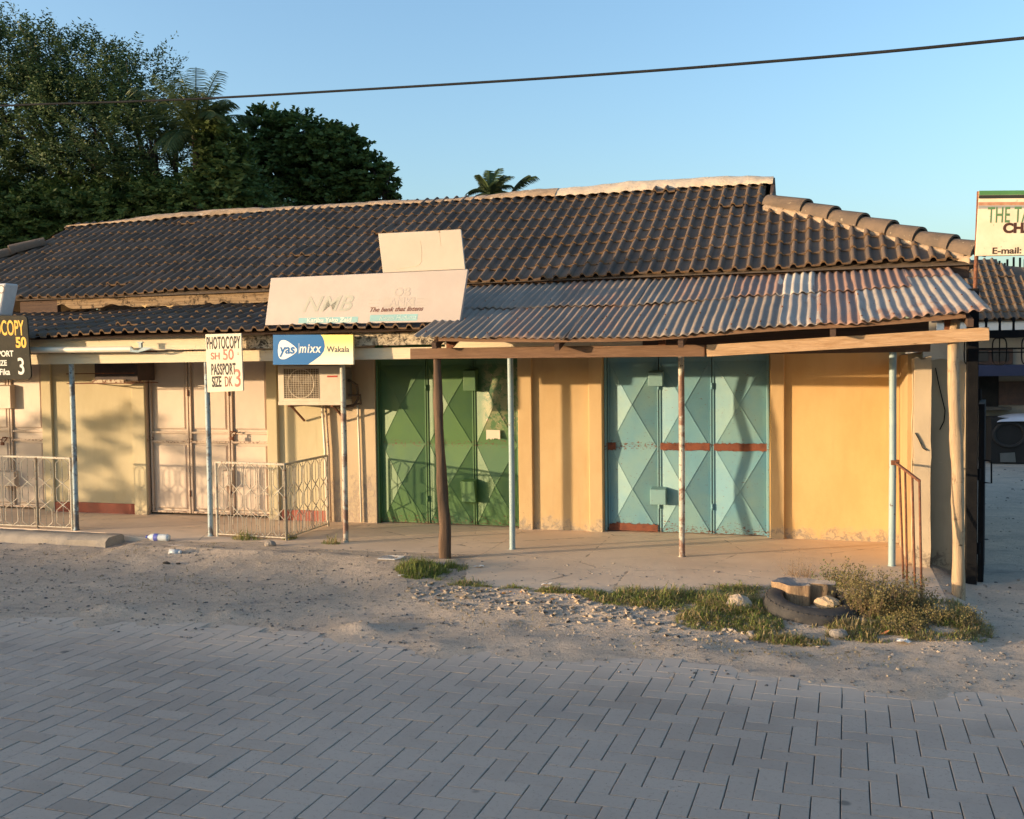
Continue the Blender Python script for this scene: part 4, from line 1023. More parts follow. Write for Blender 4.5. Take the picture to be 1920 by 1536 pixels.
# ================================================================== RAILINGS
def wire_pattern(b, P0, P1, zb, zt, n, r=.0055):
    """P0,P1: plan points; diamonds-and-bars grille"""
    P0, P1 = Vector((*P0, 0)), Vector((*P1, 0)); L = (P1-P0).length; H = zt-zb
    at = lambda u, z: (P0.x+(P1.x-P0.x)*u, P0.y+(P1.y-P0.y)*u, z)
    for k in range(n*2+1):
        u = k/(n*2)
        b.tube([at(u, zb), at(u, zt)], r*.8, 5, cap=False)
    w = 1/n
    zc1, zc2 = zb+H*.64, zb+H*.32
    for k in range(n):
        u0 = k*w; c = u0+w*.5; g = w*.36; e = H*.055
        # tall lozenges: arch top, wide body, waist at alternating heights
        zc = zc1 if k % 2 else zc1
        for s in (-1, 1):
            b.tube([at(c+s*w*.10, zt), at(c+s*g, zt-e*1.2), at(c+s*g, zc+e*1.4), at(c, zc), at(c-s*g, zc-e*1.4), at(c-s*g, zc2+e*1.4-H*.0), at(c, zc2-0), at(c+s*g, zc2-e*1.4), at(c+s*g, zb+e), at(c+s*w*.12, zb+.005)], r, 5, cap=False)
def railing(name, segs, label, mats, post_r=.016, zt=.94, zb=.14):
    A = empty(name, (segs[0][0][0], segs[0][0][1], SLAB), label, 'railing', 'pale wrought iron railings on the porch edge')
    for (p0, p1, n, zt0, zt1) in segs:
        b = MB(); b.beam((*p0, zt0), (*p1, zt1), .03, .022); b.build('top_rail', mats, A)
        b = MB(); b.beam((*p0, zb), (*p1, zb), .02, .012); b.build('bottom_rail', mats, A)
        b = MB(); wire_pattern(b, p0, p1, zb+.005, min(zt0, zt1)-.01, n); b.build('grille', mats, A)
        for p, z in ((p0, zt0), (p1, zt1)):
            b = MB(); b.tube([(*p, SLAB-.005), (*p, z)], post_r, 8); b.build('rail_post', mats, A, smooth=True, auto=40)
    return A
xm = PZ(403, 1002, SLAB).x+.05
xc = PY(536, 1006, 9.72).x; xe = PY(613, 980, 10.85).x
railing('railing', [((PY(405, 868, 9.80).x, 9.80), (PY(534, 872, 9.74).x, 9.74), 5, .955, .95), ((PY(534, 872, 9.74).x, 9.74), (PY(613, 855, 10.75).x, 10.75), 5, .95, .955)],
        'cream wrought iron railing with a corner turned towards the wall below the photocopy sign', M['cream_paint_bar'])
xl = PY(132, 862, 9.80).x
railing('railing', [((PY(-150, 862, 9.78).x, 9.78), (PY(67, 862, 9.80).x, 9.80), 7, .985, .975), ((PY(67, 862, 9.80).x, 9.80), (xl, 9.80), 2, .975, .965)],
        'cream wrought iron railing at the left edge behind the concrete kerb block', M['cream_paint_bar'])

# rusty stair handrail on the right
HR = empty('handrail', PZ(1700, 1090, SLAB), 'thin rusty handrail of four bars clamped to the rightmost blue post', 'handrail')
t0 = PY(1680, 868, 9.78); b = MB(); pbase = [PZ(1694, 1086, SLAB), PZ(1701, 1098, SLAB), PZ(1716, 1112, SLAB), PZ(1728, 1124, SLAB)]
pend = PY(1724, 902, 8.62)
b.beam(t0, pend, .022, .018); b.build('top_rail', M['rust'], HR)
b = MB(); b.box(t0.x-.045, t0.x+.03, 9.76, 9.84, t0.z-.02, t0.z+.025); b.build('clamp', M['rust'], HR, bevel=.004)
for i, pb in enumerate(pbase):
    t = (pb.y-t0.y)/(pend.y-t0.y); t = min(1, max(.12, t)); tt = t0.lerp(pend, [.16, .42, .72, 1.0][i])
    b = MB(); b.tube([(pb.x, pb.y, SLAB-.005), (tt.x, tt.y, tt.z)], .0095, 8); b.build('baluster', M['rust'], HR, smooth=True)

# ================================================================== BOUNDARY WALL AND PIER (right)
grey_pl = wall_mat('tan_render', (.52,.42,.29), (.44,.35,.24), zchip=.5, chip=(.25,.2,.15))
BW = empty('boundary_wall', (1.0, 9.9, 0), 'broken cracked tan boundary wall stub and pier between the orange wall and the gate', 'wall')
def ragged(x0, x1, y0, y1, z1, seed, name, mat, amp=.06, side=0):
    b = MB(); nx, nz = 14, 40
    def P(x, y, z): 
        return (x+(.012*vnoise(z*7, y*3, seed+1) if side else 0), y+.006*vnoise(x*9, z*5, seed+2), z)
    top = lambda x: z1+amp*vnoise((x-x0)/(x1-x0)*5, seed, 3)
    for yy, fl in ((y0, 0), (y1, 1)):
        vs = [P(x0+(x1-x0)*i/nx, yy, (top(x0+(x1-x0)*i/nx))*j/nz) for j in range(nz+1) for i in range(nx+1)]
        fs = [(j*(nx+1)+i, j*(nx+1)+i+1, (j+1)*(nx+1)+i+1, (j+1)*(nx+1)+i) for j in range(nz) for i in range(nx)]
        if fl: fs = [f[::-1] for f in fs]
        b.add(vs, fs)
    N = (nx+1)*(nz+1)
    for j in range(nz): b.f += [(j*(nx+1), (j+1)*(nx+1), N+(j+1)*(nx+1), N+j*(nx+1)), (j*(nx+1)+nx, N+j*(nx+1)+nx, N+(j+1)*(nx+1)+nx, (j+1)*(nx+1)+nx)]; b.mi += [0, 0]
    for i in range(nx): q = nz*(nx+1)+i; b.f.append((q, q+1, N+q+1, N+q)); b.mi.append(0)
    return b.build(name, mat, BW)
pxa, pxb = PY(1712, 900, 9.80).x, PY(1745, 900, 9.80).x
ragged(pxa+.004, pxb, 9.80, 10.05, 2.02, 3, 'pier', grey_pl, side=1)
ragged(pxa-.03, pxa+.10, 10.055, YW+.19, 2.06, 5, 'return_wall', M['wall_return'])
ragged(pxb-.02, PY(1812, 900, 10.0).x, 9.98, 10.16, 2.0, 8, 'wall_stub', grey_pl, side=1)
for pts in ([(1754, 690), (1760, 720), (1766, 745), (1772, 770), (1770, 790), (1762, 806)], [(1716, 812), (1722, 822), (1730, 840), (1738, 845)]):
    b = MB(); yy = 9.965 if pts[0][0] > 1750 else 9.79
    for a, c in zip(pts[:-1], pts[1:]): b.beam(PY(*a, yy), PY(*c, yy), .008, .012, up=(0,1,0))
    b.build('crack', M['dark_gap'], BW)

# ================================================================== GATE AND HEADER
GT = empty('metal_gate', PZ(1832, 1098, 0), 'open black steel gate leaf hinged on a thick black post beside the alley', 'gate')
gx = PZ(1820, 1102, 0); b = MB()
b.box(gx.x-.045, gx.x+.045, gx.y-.04, gx.y+.05, -.02, 2.62); b.build('gate_post', M['black_steel'], GT, bevel=.006)
g2 = PZ(1838, 1098, 0); b = MB(); zt = PY(1838, 757, 9.75).z
b.hexa([(g2.x-.025, g2.y, .03), (g2.x+.025, g2.y, .03), (g2.x+.20, g2.y+1.15, .03), (g2.x+.15, g2.y+1.15, .03), (g2.x-.025, g2.y, zt), (g2.x+.025, g2.y, zt), (g2.x+.20, g2.y+1.15, zt), (g2.x+.15, g2.y+1.15, zt)])
b.build('gate_leaf', M['black_steel'], GT, bevel=.004)
b = MB(); hx = g2.x+.03; h0, h1 = PY(1850, 862, 9.72), PY(1850, 903, 9.72)
b.tube([(hx-.01, g2.y-.01, h0.z), (hx+.05, g2.y-.01, h0.z-.003), (hx+.052, g2.y-.01, h1.z-.005), (hx-.01, g2.y-.01, h1.z)], .008, 6); b.build('handle', M['black_steel'], GT)
for z in (.35, 1.0, 1.7):
    b = MB(); b.tube([(gx.x+.06, gx.y, z-.05), (gx.x+.06, gx.y, z+.05)], .016, 8); b.build('hinge', M['black_steel'], GT)
GA = empty('gate_header', (2.2, 9.55, 2.0), 'black wrought iron gate header with knobbed bars and rounded loops above the alley', 'gate')
zA, zB, zC, zD = PY(1870, 599, 9.55).z, PY(1870, 620, 9.55).z, PY(1870, 634, 9.55).z, PY(1870, 684, 9.55).z
x0 = gx.x; x1 = x0+2.6
b = MB(); b.box(x0+.05, x1, 9.53, 9.57, zC, zB); b.build('lintel', M['black_steel'], GA, bevel=.004)
b = MB(); b.box(x0+.05, x1, 9.54, 9.56, zC-.10, zC-.085); b.build('cross_bar', M['black_steel'], GA)
x = PY(1849, 610, 9.55).x; k = 0
while x < x1:
    b = MB(); b.tube([(x, 9.55, zB), (x, 9.55, zA-.03), (x, 9.55, zA-.01), (x, 9.55, zA+.01), (x, 9.55, zA+.018)], [.011, .010, .017, .015, .004], 8); b.build('knobbed_bar', M['black_steel'], GA); x += .108
for cx_ in (PY(1821, 660, 9.55).x+.0, PY(1874, 660, 9.55).x, PY(1929, 660, 9.55).x, PY(1984, 660, 9.55).x, PY(2040, 660, 9.55).x):
    w = .056; pts = []
    for t in range(33):
        a = t/32*2*math.pi; cxn, szn = math.cos(a), math.sin(a)
        pts.append((cx_+w*abs(cxn)**.5*(1 if cxn > 0 else -1), 9.55, (zC+zD)/2+(zC-zD)/2*abs(szn)**.5*(1 if szn > 0 else -1)))
    b = MB(); b.tube(pts, .0055, 6); b.tube([(cx_, 9.55, zC), (cx_, 9.55, zD)], .005, 6); b.build('loop', M['black_steel'], GA)
b = MB(); b.tube([(x0, 9.55, (zC+zD)/2-.01), (x1, 9.55, (zC+zD)/2-.01)], .005, 6); b.build('tie_bar', M['black_steel'], GA)
b = MB(); b.box(x1, x1+.09, 9.51, 9.6, 0, 2.62); b.build('gate_post', M['black_steel'], GA)

# hotel sign over the gate
A_, B2, C_, D_ = PY(1836, 358, 9.50), PY(1960, 357, 9.50), PY(1960, 478, 9.50), PY(1829, 480, 9.50)
s7 = QP(A_, B2, C_, D_, Vector((0,-1,0)))
S7 = empty('roadside_sign', s7.at(.5, 1), 'rust-spotted white signboard with green top band standing above the gate at the right edge', 'sign')
wr = simple('rusting_white_sign_paint', (.74,.63,.46), (.68,.55,.38), 5, .55, .05, spots=[((.42,.20,.08), 9, .63, .74), ((.20,.09,.04), 30, .66, .69)])
b = MB(); b.hexa([s7.at(0,1,-.05), s7.at(1,1,-.05), s7.at(1,1,0), s7.at(0,1,0), s7.at(0,0,-.05), s7.at(1,0,-.05), s7.at(1,0,0), s7.at(0,0,0)]); b.build('panel', wr, S7, bevel=.003)
qrect('band', flat('green_band', (.07,.20,.07)), S7, s7, 0, 1, -.002, .065); qrect('band', flat('black_band', (.03,.03,.025)), S7, s7, 0, 1, .067, .12)
qrect('band', simple('brown_band', (.38,.17,.09), (.45,.25,.15), 12), S7, s7, 0, 1, .175, .225); qrect('band', flat('grey_band', (.30,.30,.28)), S7, s7, 0, 1, .227, .275)
qtext('THE TA', s7, .145, .385, .19, flat('green_letters', (.10,.20,.09)), S7, bold=.002, sx=.50, align='LEFT', space=1.04)
qtext('CHA', s7, .385, .585, .112, flat('brown_letters', (.07,.03,.02)), S7, bold=.006, sx=1.0, align='LEFT')
qtext('E-mail:', s7, .235, .93, .075, flat('brown_black_letters', (.06,.035,.02)), S7, bold=.002, sx=1.15, align='LEFT')
for u in (.012, .985):
    a = s7.at(u, 0, -.03); b = MB(); b.tube([(a.x-.004, 9.53, a.z), (a.x-.03, 9.53, a.z-.9), (a.x-.03, 9.53, 2.2)], .017, 8); b.build('sign_post', M['rust'], S7)
    if u > .5: 
        b = MB(); b.tube([(a.x-.03, 9.53, 2.2), (a.x-.03, 9.53, 0)], .03, 8); b.build('sign_post', M['rust'], S7)

# ================================================================== COURTYARD BEYOND THE GATE
CH = empty('courtyard_house', (5.5, 23.5, 0), 'shaded house with brown tiled roof and white fascia behind the gate', 'house')
hy = 22.0
fz0, fz1 = PY(1880, 619, hy-.5).z, PY(1880, 603, hy-.5).z
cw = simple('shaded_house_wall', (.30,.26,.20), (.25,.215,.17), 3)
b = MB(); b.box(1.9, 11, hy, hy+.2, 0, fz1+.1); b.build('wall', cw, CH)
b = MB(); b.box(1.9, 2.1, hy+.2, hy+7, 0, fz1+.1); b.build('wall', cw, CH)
b = MB(); b.box(2.2, 11.3, hy-.55, hy-.5, fz0, fz1); b.build('fascia_board', flat('white_fascia', (.62,.62,.60)), CH)
ro = tile_surface(2.0, 11.3, hy-.62, fz1+.03, 30, 9, .31, lambda s: (2.2, PY(2010, 600, hy-.6).x-(PY(2010, 600, hy-.6).x-PY(1862, 516, hy+1.8).x)*s/2.79), 'roof', M['tile_far'], CH, pitch=.15, amp=.038, seed=77)
b = MB(); b.quad((2.1, hy-.6, fz1), (11.3, hy-.6, fz1), (3.6, hy+1.8, fz1+1.30), (2.1, hy+1.8, fz1+1.30)); b.quad((2.1, hy+1.8, fz1+1.30), (3.6, hy+1.8, fz1+1.30), (11.3, hy+5.8, fz1-.4), (2.1, hy+5.8, fz1-.4)); b.build('rear_slope', M['tile_far'], CH)
hcaps = [PY(1862, 516, 23.8), PY(1934, 556, 22.6), PY(2008, 597, 21.4)]
b = MB(); b.tube([hcaps[0]-Vector((0,0,.02)), hcaps[1], hcaps[2]], .10, 10); b.build('hip_cap', M['mortar_brown'], CH, smooth=True)
wx0, wx1 = PY(1815, 660, hy-.03).x, PY(1899, 660, hy-.03).x; wz0, wz1 = PY(1880, 683, hy).z, PY(1880, 652, hy).z
b = MB(); b.box(wx0, wx1, hy-.05, hy+.02, wz0, wz1); wf = b.build('window', simple('window_frame_brown', (.07,.04,.03)), CH)
b = MB(); b.box(wx0+.08, (wx0+wx1)/2-.04, hy-.06, hy-.051, wz0+.06, wz1-.06); b.build('pane', simple('dark_window_glass', (.02,.02,.025), None, 5, .2), wf)
b = MB(); b.box((wx0+wx1)/2+.04, wx1-.08, hy-.06, hy-.051, wz0+.06, wz1-.06); b.build('pane', simple('dark_window_glass', (.02,.02,.025), None, 5, .2), wf)
bz0, bz1 = PY(1880, 704, hy-.1).z, PY(1880, 684, hy-.1).z
b = MB(); b.box(wx0-1, 11, hy-.9, hy-.001, bz0, bz1); b.build('blue_pelmet', flat('navy_cloth', (.03,.035,.075)), CH)
dz0, dz1 = PY(1880, 764, hy).z, bz0-.001
b = MB(); b.box(wx0-1, PY(1872, 720, hy).x, hy-.02, hy+.01, dz0, dz1); b.build('opening', M['dark_gap'], CH)
b = MB(); b.box(PY(1872, 720, hy).x+.002, 11, hy-.03, hy+.01, dz0+.05, dz1-.12); b.build('brown_panel', simple('dark_brown_boarding', (.11,.06,.04), (.07,.04,.03), 8), CH)
b = MB(); b.box(wx0-1, PY(1896, 765, hy-.2).x, hy-.25, hy-.031, PY(1880, 769, hy-.2).z, dz0+.02); b.build('counter_ledge', simple('dark_ledge', (.08,.07,.055)), CH)
# covered barrow / old oven with a white top and round opening
vy = 21.2; v0, v1 = PY(1858, 835, vy), PY(1965, 782, vy); z0_ = 0
OV = empty('round_mouthed_box', ((v0.x+v1.x)/2, vy+.4, 0), 'dark box with round mouth and domed white cover standing against the courtyard house', 'box')
b = MB(); b.box(v0.x, v1.x, vy, vy+.8, 0, v1.z-.02); b.build('box_body', simple('cavity_shade_black', (.014,.012,.011)), OV, bevel=.01)  # near-black colour stands in for shade of the cavity under the cover
b = MB(); n = 24; cx_, czz, rr_ = PY(1892, 812, vy).x, PY(1892, 815, vy).z, .27
b.tube([(cx_+math.cos(t/n*2*math.pi)*rr_, vy-.01, max(.03, czz+math.sin(t/n*2*math.pi)*rr_*.85)) for t in range(n+1)], .035, 8); b.build('round_mouth', simple('shade_dimmed_rim', (.025,.022,.02)), OV)  # rim colour dimmed to sit in that painted shade
b = MB(); b.add([(cx_-.15, vy-.02, .03), (cx_+.12, vy-.02, .03), (cx_+.10, vy-.02, .22), (cx_-.16, vy-.02, .2), (cx_-.15, vy-.0, .03), (cx_+.12, vy-.0, .03), (cx_+.10, vy-.0, .22), (cx_-.16, vy-.0, .2)], [(0,1,2,3),(7,6,5,4)]); b.build('pale_scrap', flat('grey_scrap', (.14,.14,.13)), OV)
b = MB(); b.grid(lambda u, v: (v0.x+.10+(v1.x-v0.x)*u, vy-.10+.9*v, v1.z-.10+.15*max(0, 1-(2*u-1)**2)**.5*max(.02, 1-(2*v-1)**2)**.5), 24, 12); b.build('white_cover', flat('white_enamel', (.62,.64,.70), .3), OV, smooth=True)
BC = PZ(1918, 850, 0)
b = MB(); b.grid(lambda u, v: (BC.x-.25+.6*u, BC.y-.25+.5*v, .03+.2*math.sin(math.pi*u)*math.sin(math.pi*v)+.05*vnoise(u*6, v*6, 2)), 12, 10)
tag(recenter(b.build('plastic_bag', flat('bright_blue_plastic', (.01,.10,.42), .4))), 'crumpled bright blue plastic bag on the courtyard ground', 'bag')
b = MB(); c0 = PZ(1862, 842, .03); b.tube([c0+Vector((.08*i, .05*math.sin(i*1.3), .02*math.sin(i*2))) for i in range(9)], .04, 6)
tag(recenter(b.build('rope', simple('dark_rope', (.05,.045,.04), None, 20))), 'dark rope lying in front of the round-mouthed box in the courtyard', 'rope')
# unfinished building frame far behind
UF = empty('unfinished_building', (6, 40, 0), 'distant unfinished concrete frame with bare steel bars against the sky', 'building')
uy = 36; cg = simple('dim_concrete', (.16,.15,.145), (.12,.115,.11), 2)
zs = PY(1880, 548, uy).z; zs2 = PY(1880, 538, uy).z; zg = PY(1880, 520, uy).z
b = MB(); b.box(PY(1836, 540, uy).x, 14, uy, uy+5, zs, zs2); b.build('floor_slab', cg, UF)
for px in (1842, 1868, 1900, 1940, 1980):
    x = PY(px, 560, uy).x; b = MB(); b.box(x-.12, x+.12, uy+.3, uy+.6, 0, zs-.001); b.build('column', cg, UF)
b = MB(); a = PY(1872, 538, uy).x; c = PY(1906, 538, uy).x; b.add([(a, uy+.2, zs2), (c, uy+.2, zs2), ((a+c)/2, uy+.2, zg), (a, uy+3, zs2), (c, uy+3, zs2), ((a+c)/2, uy+3, zg)], [(0,1,2),(5,4,3),(0,2,5,3),(1,4,5,2)]); b.build('roof_gable', cg, UF)
for px, py in ((1864, 486), (1867, 497), (1878, 487), (1884, 497), (1888, 491), (1893, 484), (1893.5, 499), (1898, 500), (1902, 497), (1905, 480), (1912, 500), (1917, 481), (1926, 484), (1935, 490)):
    p_ = PY(px, py, uy); b = MB(); b.tube([(p_.x, uy+.4, zs2-.01), (p_.x, uy+.4, p_.z)], .035, 5); b.build('steel_bar', M['black_steel'], UF)
# overhead cable
b = MB(); pts = []
for px, py in ((-1500, 290), (-900, 254), (-500, 228), (-250, 213), (0, 198.5), (200, 192), (400, 184), (680, 168), (960, 151), (1200, 134.5), (1400, 119), (1660, 97), (1920, 71.5), (2250, 38), (2600, 0), (3200, -66), (3900, -143)):
    Yc = 8.0-1.6*(px/1920); pts.append(PY(px, py, Yc))
fine = []
for i in range(len(pts)-1):
    for t in (0, .25, .5, .75):
        p0, p1, p2, p3 = pts[max(0, i-1)], pts[i], pts[i+1], pts[min(len(pts)-1, i+2)]
        fine.append(.5*((2*p1)+(p2-p0)*t+(2*p0-5*p1+4*p2-p3)*t*t+(3*p1-p0-3*p2+p3)*t**3))
fine.append(pts[-1]); b.tube(fine, .0095, 6)
for nm_, e_ in (('left', fine[0]), ('right', fine[-1])):
    pb_ = MB(); pb_.tube([(e_.x, e_.y, -.05), (e_.x, e_.y, e_.z+.35)], [.11, .08], 10)
    tag(recenter(pb_.build('utility_pole', M['pole_wood'], smooth=True, auto=40)), 'timber utility pole carrying the %s end of the overhead cable' % nm_, 'pole', 'utility poles of the overhead cable')
tag(recenter(b.build('power_cable', simple('black_cable', (.022,.024,.027), None, 4, .9, spec=.05), smooth=True)), 'single black overhead cable crossing the sky above the shop roofs', 'cable')

# ================================================================== VEGETATION
def leaf_mat(name, c1, c2, tr=.25):
    t = NT(name); tn = t.attr('tone'); col = t.mix(tn, c1, c2)
    b = t.b; t.l(col, b.inputs['Base Color']); b.inputs['Roughness'].default_value = .6; b.inputs['Specular IOR Level'].default_value = .2
    tl = t.n('ShaderNodeBsdfTranslucent'); t.l(col, tl.inputs['Color']); mx = t.n('ShaderNodeMixShader'); mx.inputs[0].default_value = tr
    out = t.t.nodes['Material Output']; t.l(b.outputs[0], mx.inputs[1]); t.l(tl.outputs[0], mx.inputs[2]); t.l(mx.outputs[0], out.inputs[0])
    return t.m
M['leaf_feather'] = leaf_mat('feathery_dark_leaf', (.028,.062,.024), (.075,.115,.04))
M['leaf_round'] = leaf_mat('glossy_dark_leaf', (.035,.08,.026), (.10,.15,.04))
M['leaf_pale'] = leaf_mat('yellow_green_leaf', (.07,.12,.03), (.12,.16,.05))
M['leaf_palm'] = leaf_mat('palm_leaflet', (.05,.085,.03), (.09,.12,.05))
M['bark'] = simple('grey_brown_bark', (.06,.045,.035), (.035,.028,.022), 4, .95, .8, 12)
M['twig'] = simple('thin_twig', (.10,.085,.06), (.07,.06,.045), 4)
def unit(n):
    v = rng.normal(size=(n, 3)); return v/np.linalg.norm(v, axis=1)[:, None]
def leaf_quads(P, D, length, width, tone, jitter=.4):
    """P positions, D directions (n,3)"""
    n = len(P); D = D+unit(n)*jitter; D /= np.linalg.norm(D, axis=1)[:, None]
    S = np.cross(D, unit(n)); S /= np.linalg.norm(S, axis=1)[:, None]+1e-9
    L = length*rng.uniform(.6, 1.3, n)[:, None]; W = width*rng.uniform(.7, 1.2, n)[:, None]
    a = P; b = P+D*L*.5+S*W*.5; c = P+D*L; d = P+D*L*.5-S*W*.5
    V = np.stack([a, b, c, d], 1).reshape(-1, 3); F = np.arange(4*n).reshape(-1, 4)
    return V, F, np.repeat(tone, 4)
def make_tree(name, label, base, limbs, sprays, mat, length, width, per, slen, up=.6, group=None, cat='tree', trunk_r=.25, gap=.0, tips=0, droop=.15, tmat=None):
    """limbs: list of (centre, radii, weight); sprays: count"""
    A = empty(name, base, label, cat, group); base = Vector(base)
    b = MB(); cs = [Vector(l[0]) for l in limbs]; mid = sum(cs, Vector())/len(cs)
    fork = Vector((base.x+(mid.x-base.x)*.3, base.y+(mid.y-base.y)*.3, base.z+(min(c.z for c in cs)-base.z)*.6))
    b.tube([base, base.lerp(fork, .5)+Vector((.08, .0, 0)), fork], [trunk_r*1.3, trunk_r, trunk_r*.85], 12)
    for c in cs:
        m1 = fork.lerp(c, .5)+Vector((random.uniform(-.2, .2), random.uniform(-.2, .2), .15)); b.tube([fork, m1, c], [trunk_r*.55, trunk_r*.35, trunk_r*.12], 7)
        for k in range(5):
            e = c+Vector((random.uniform(-1,1), random.uniform(-1,1), random.uniform(-.4,1)))*.45*min(1, trunk_r*4); b.tube([m1.lerp(c, .6), c.lerp(e, .6)+Vector((0,0,.1)), e], [trunk_r*.18, trunk_r*.12, trunk_r*.05], 5)
    b.build('trunk', tmat or M['bark'], A, smooth=True)
    w = np.array([l[2] for l in limbs], float); w /= w.sum()
    idx = rng.choice(len(limbs), sprays, p=w)
    C = np.array([tuple(l[0]) for l in limbs])[idx]; RR = np.array([l[1] for l in limbs])[idx]
    U = unit(sprays); rad = rng.uniform(.45, 1.0, sprays)**.6
    S0 = C+U*RR*rad[:, None]
    D = U*np.array([1, 1, .6])+np.array([0, 0, up])+unit(sprays)*.5; D /= np.linalg.norm(D, axis=1)[:, None]
    SL = slen*rng.uniform(.5, 1.25, sprays)
    if tips: SL[:tips] *= 2.0
    t = (np.arange(per)+.5)/per
    P = S0[:, None, :]+D[:, None, :]*(SL[:, None]*t[None, :])[:, :, None]
    P[:, :, 2] -= droop*SL[:, None]*t[None, :]**2*2
    P = P+rng.normal(0, slen*.05, P.shape)
    side = np.cross(D, np.array([0, 0, 1.])); side /= np.linalg.norm(side, axis=1)[:, None]+1e-9
    LD = D[:, None, :]*.5+side[:, None, :]*np.where(np.arange(per) % 2, 1, -1)[None, :, None]
    tone = np.clip(rng.uniform(0, 1, sprays)[:, None]*.7+rng.uniform(0, .4, (sprays, per)), 0, 1).ravel()
    V, F, T = leaf_quads(P.reshape(-1, 3), LD.reshape(-1, 3), length, width, tone)
    npmesh('crown', V, F, [mat], A, tone=T)
    # fine twigs
    if tips:
        TV = []; TF = []
        for k in range(min(sprays, tips*3)):
            a, e = P[k, 0], P[k, -1]; n = len(TV); r = .008
            TV += [a-[r,0,0], a+[r,0,0], e]; TF.append((n, n+1, n+2))
        o = npmesh('twigs', np.array(TV), np.array(TF), [M['twig']], A); o['kind'] = 'stuff'
    return A
def blob(px, py, Y, rpx, squash=.8, w=1, depth=.9):
    c = PY(px, py, Y); d = (c-CPOS).length; r = rpx*d/FPX
    return (tuple(c), (r, r*depth, r*squash), w*r*r)
Y1 = 21.0
make_tree('feathery_tree', 'tall dark feathery tree filling the upper left corner behind the roof', (-14.0, 22.5, 0),
    [blob(-60, 160, Y1, 130), blob(40, 130, Y1, 75), blob(60, 230, Y1, 110), blob(150, 160, Y1+.5, 85), blob(190, 260, Y1, 110), blob(240, 180, Y1+.5, 80), blob(280, 280, Y1, 85), blob(322, 262, Y1+.5, 32),
     blob(20, 350, Y1+1, 90), blob(120, 350, Y1+1, 80), blob(230, 350, Y1+1, 65), blob(60, 430, Y1+1, 70, .5), blob(-60, 330, Y1, 110)],
    4300, M['leaf_feather'], .10, .038, 34, .72, up=.75, trunk_r=.28, tips=160, droop=.1)
make_tree('feathery_tree', 'lower dark leafy tree behind the left end of the roof ridge', (-13.0, 21.6, 0),
    [blob(-20, 430, 21.3, 110, .6), blob(50, 440, 20.8, 60, .7), blob(110, 405, 21, 70, .6), blob(190, 400, 21, 60, .5), blob(260, 390, 21, 55, .5), blob(320, 380, 21, 50, .5), blob(390, 378, 21, 55, .5), blob(450, 385, 21.2, 50, .4)],
    2300, M['leaf_round'], .14, .07, 26, .6, up=.4, trunk_r=.12, droop=.1)
Y2 = 25.0
make_tree('round_tree', 'dense round dark green tree behind the middle of the roof', (-9.2, 26.5, 0),
    [blob(500, 262, Y2, 52, .9), blob(560, 262, Y2, 48), blob(470, 310, Y2, 50), blob(530, 320, Y2, 60), blob(600, 300, Y2, 55), blob(640, 290, Y2, 45), blob(670, 330, Y2, 50), blob(620, 350, Y2, 55), blob(712, 335, Y2, 26), blob(705, 368, Y2, 30, .6),
     blob(455, 368, Y2, 42), blob(540, 380, Y2, 60), blob(650, 385, Y2, 50), blob(505, 232, Y2, 26), blob(625, 258, Y2, 26)],
    1900, M['leaf_round'], .15, .09, 28, .30, up=.25, trunk_r=.24, droop=.05)
make_tree('slender_tree', 'slender yellow-green tree between the palm and the round tree', (-10.6, 21.2, 0),
    [blob(405, 245, 20.8, 22, 1.2), blob(415, 280, 20.8, 26, 1), blob(430, 330, 20.8, 34, 1), blob(400, 340, 20.8, 28), blob(440, 380, 20.8, 30)],
    420, M['leaf_pale'], .17, .085, 20, .42, up=.5, trunk_r=.09, droop=.05)
def palm(name, label, crown_px, Y, n, L, seed, trunk=True, spread=1, angles=None, lean=0):
    c = PY(*crown_px, Y); A = empty(name, (c.x, c.y, 0), label, 'palm tree'); r_ = random.Random(seed)
    b = MB(); b.tube([(c.x-lean, c.y, 0), (c.x-lean*.4, c.y, c.z*.5), tuple(c)], [.17, .12, .10], 9); b.build('trunk', M['bark'], A, smooth=True)
    for k in range(n):
        az = r_.uniform(0, 2*math.pi) if angles is None else angles[k][0]; el = r_.uniform(.15, 1.35) if angles is None else angles[k][1]; l = L*r_.uniform(.75, 1.1)
        d = Vector((math.cos(az)*math.cos(el), math.sin(az)*math.cos(el), math.sin(el))); pts = []; p = Vector(c)
        for i in range(17):
            pts.append(p.copy()); p = p+d*l/16; d = (d+Vector((0,0,-.055-.05*math.cos(el)))).normalized()
        b = MB(); b.tube(pts, [.022*(1-i/18)+.004 for i in range(17)], 5)
        for i in range(3, 17):
            for h in (0, .33, .66):
                q0 = pts[i-1].lerp(pts[i], h); dd = (pts[i]-pts[i-1]).normalized(); sd_ = dd.cross(Vector((0,0,1))).normalized()
                ll = l*.21*math.sin(math.pi*(i+h-2)/17)**.6+.05
                for s in (-1, 1):
                    dr = (sd_*s*.9+dd*.7+Vector((0,0,-.35-.3*r_.random()))).normalized(); w = dd*.010
                    m_ = q0+dr*ll*.6; e = q0+dr*ll+Vector((0,0,-.14*ll)); b.add([q0-w, q0+w, m_+w*.8, e, m_-w*.8], [(0,1,2,3,4)])
        nv = len(b.v); b.build('frond', M['leaf_palm'], A, tone=[r_.random()]*nv)
palm('palm_tree', 'tall coconut palm with drooping fronds right of the feathery tree', (368, 256), 20.6, 26, 1.75, 5)
palm('palm_tree', 'top of a small palm showing just above the middle of the roof ridge', (918, 366), 19.0, 13, .62, 8, angles=[(0.2, .9), (2.9, .8), (2.6, .45), (3.3, .35), (1.2, 1.3), (4.2, 1.2), (0.1, .5), (2.2, 1.1), (5.4, .9), (.8, 1.1), (3.0, 1.25), (1.9, 1.4), (6.0, 1.15)])
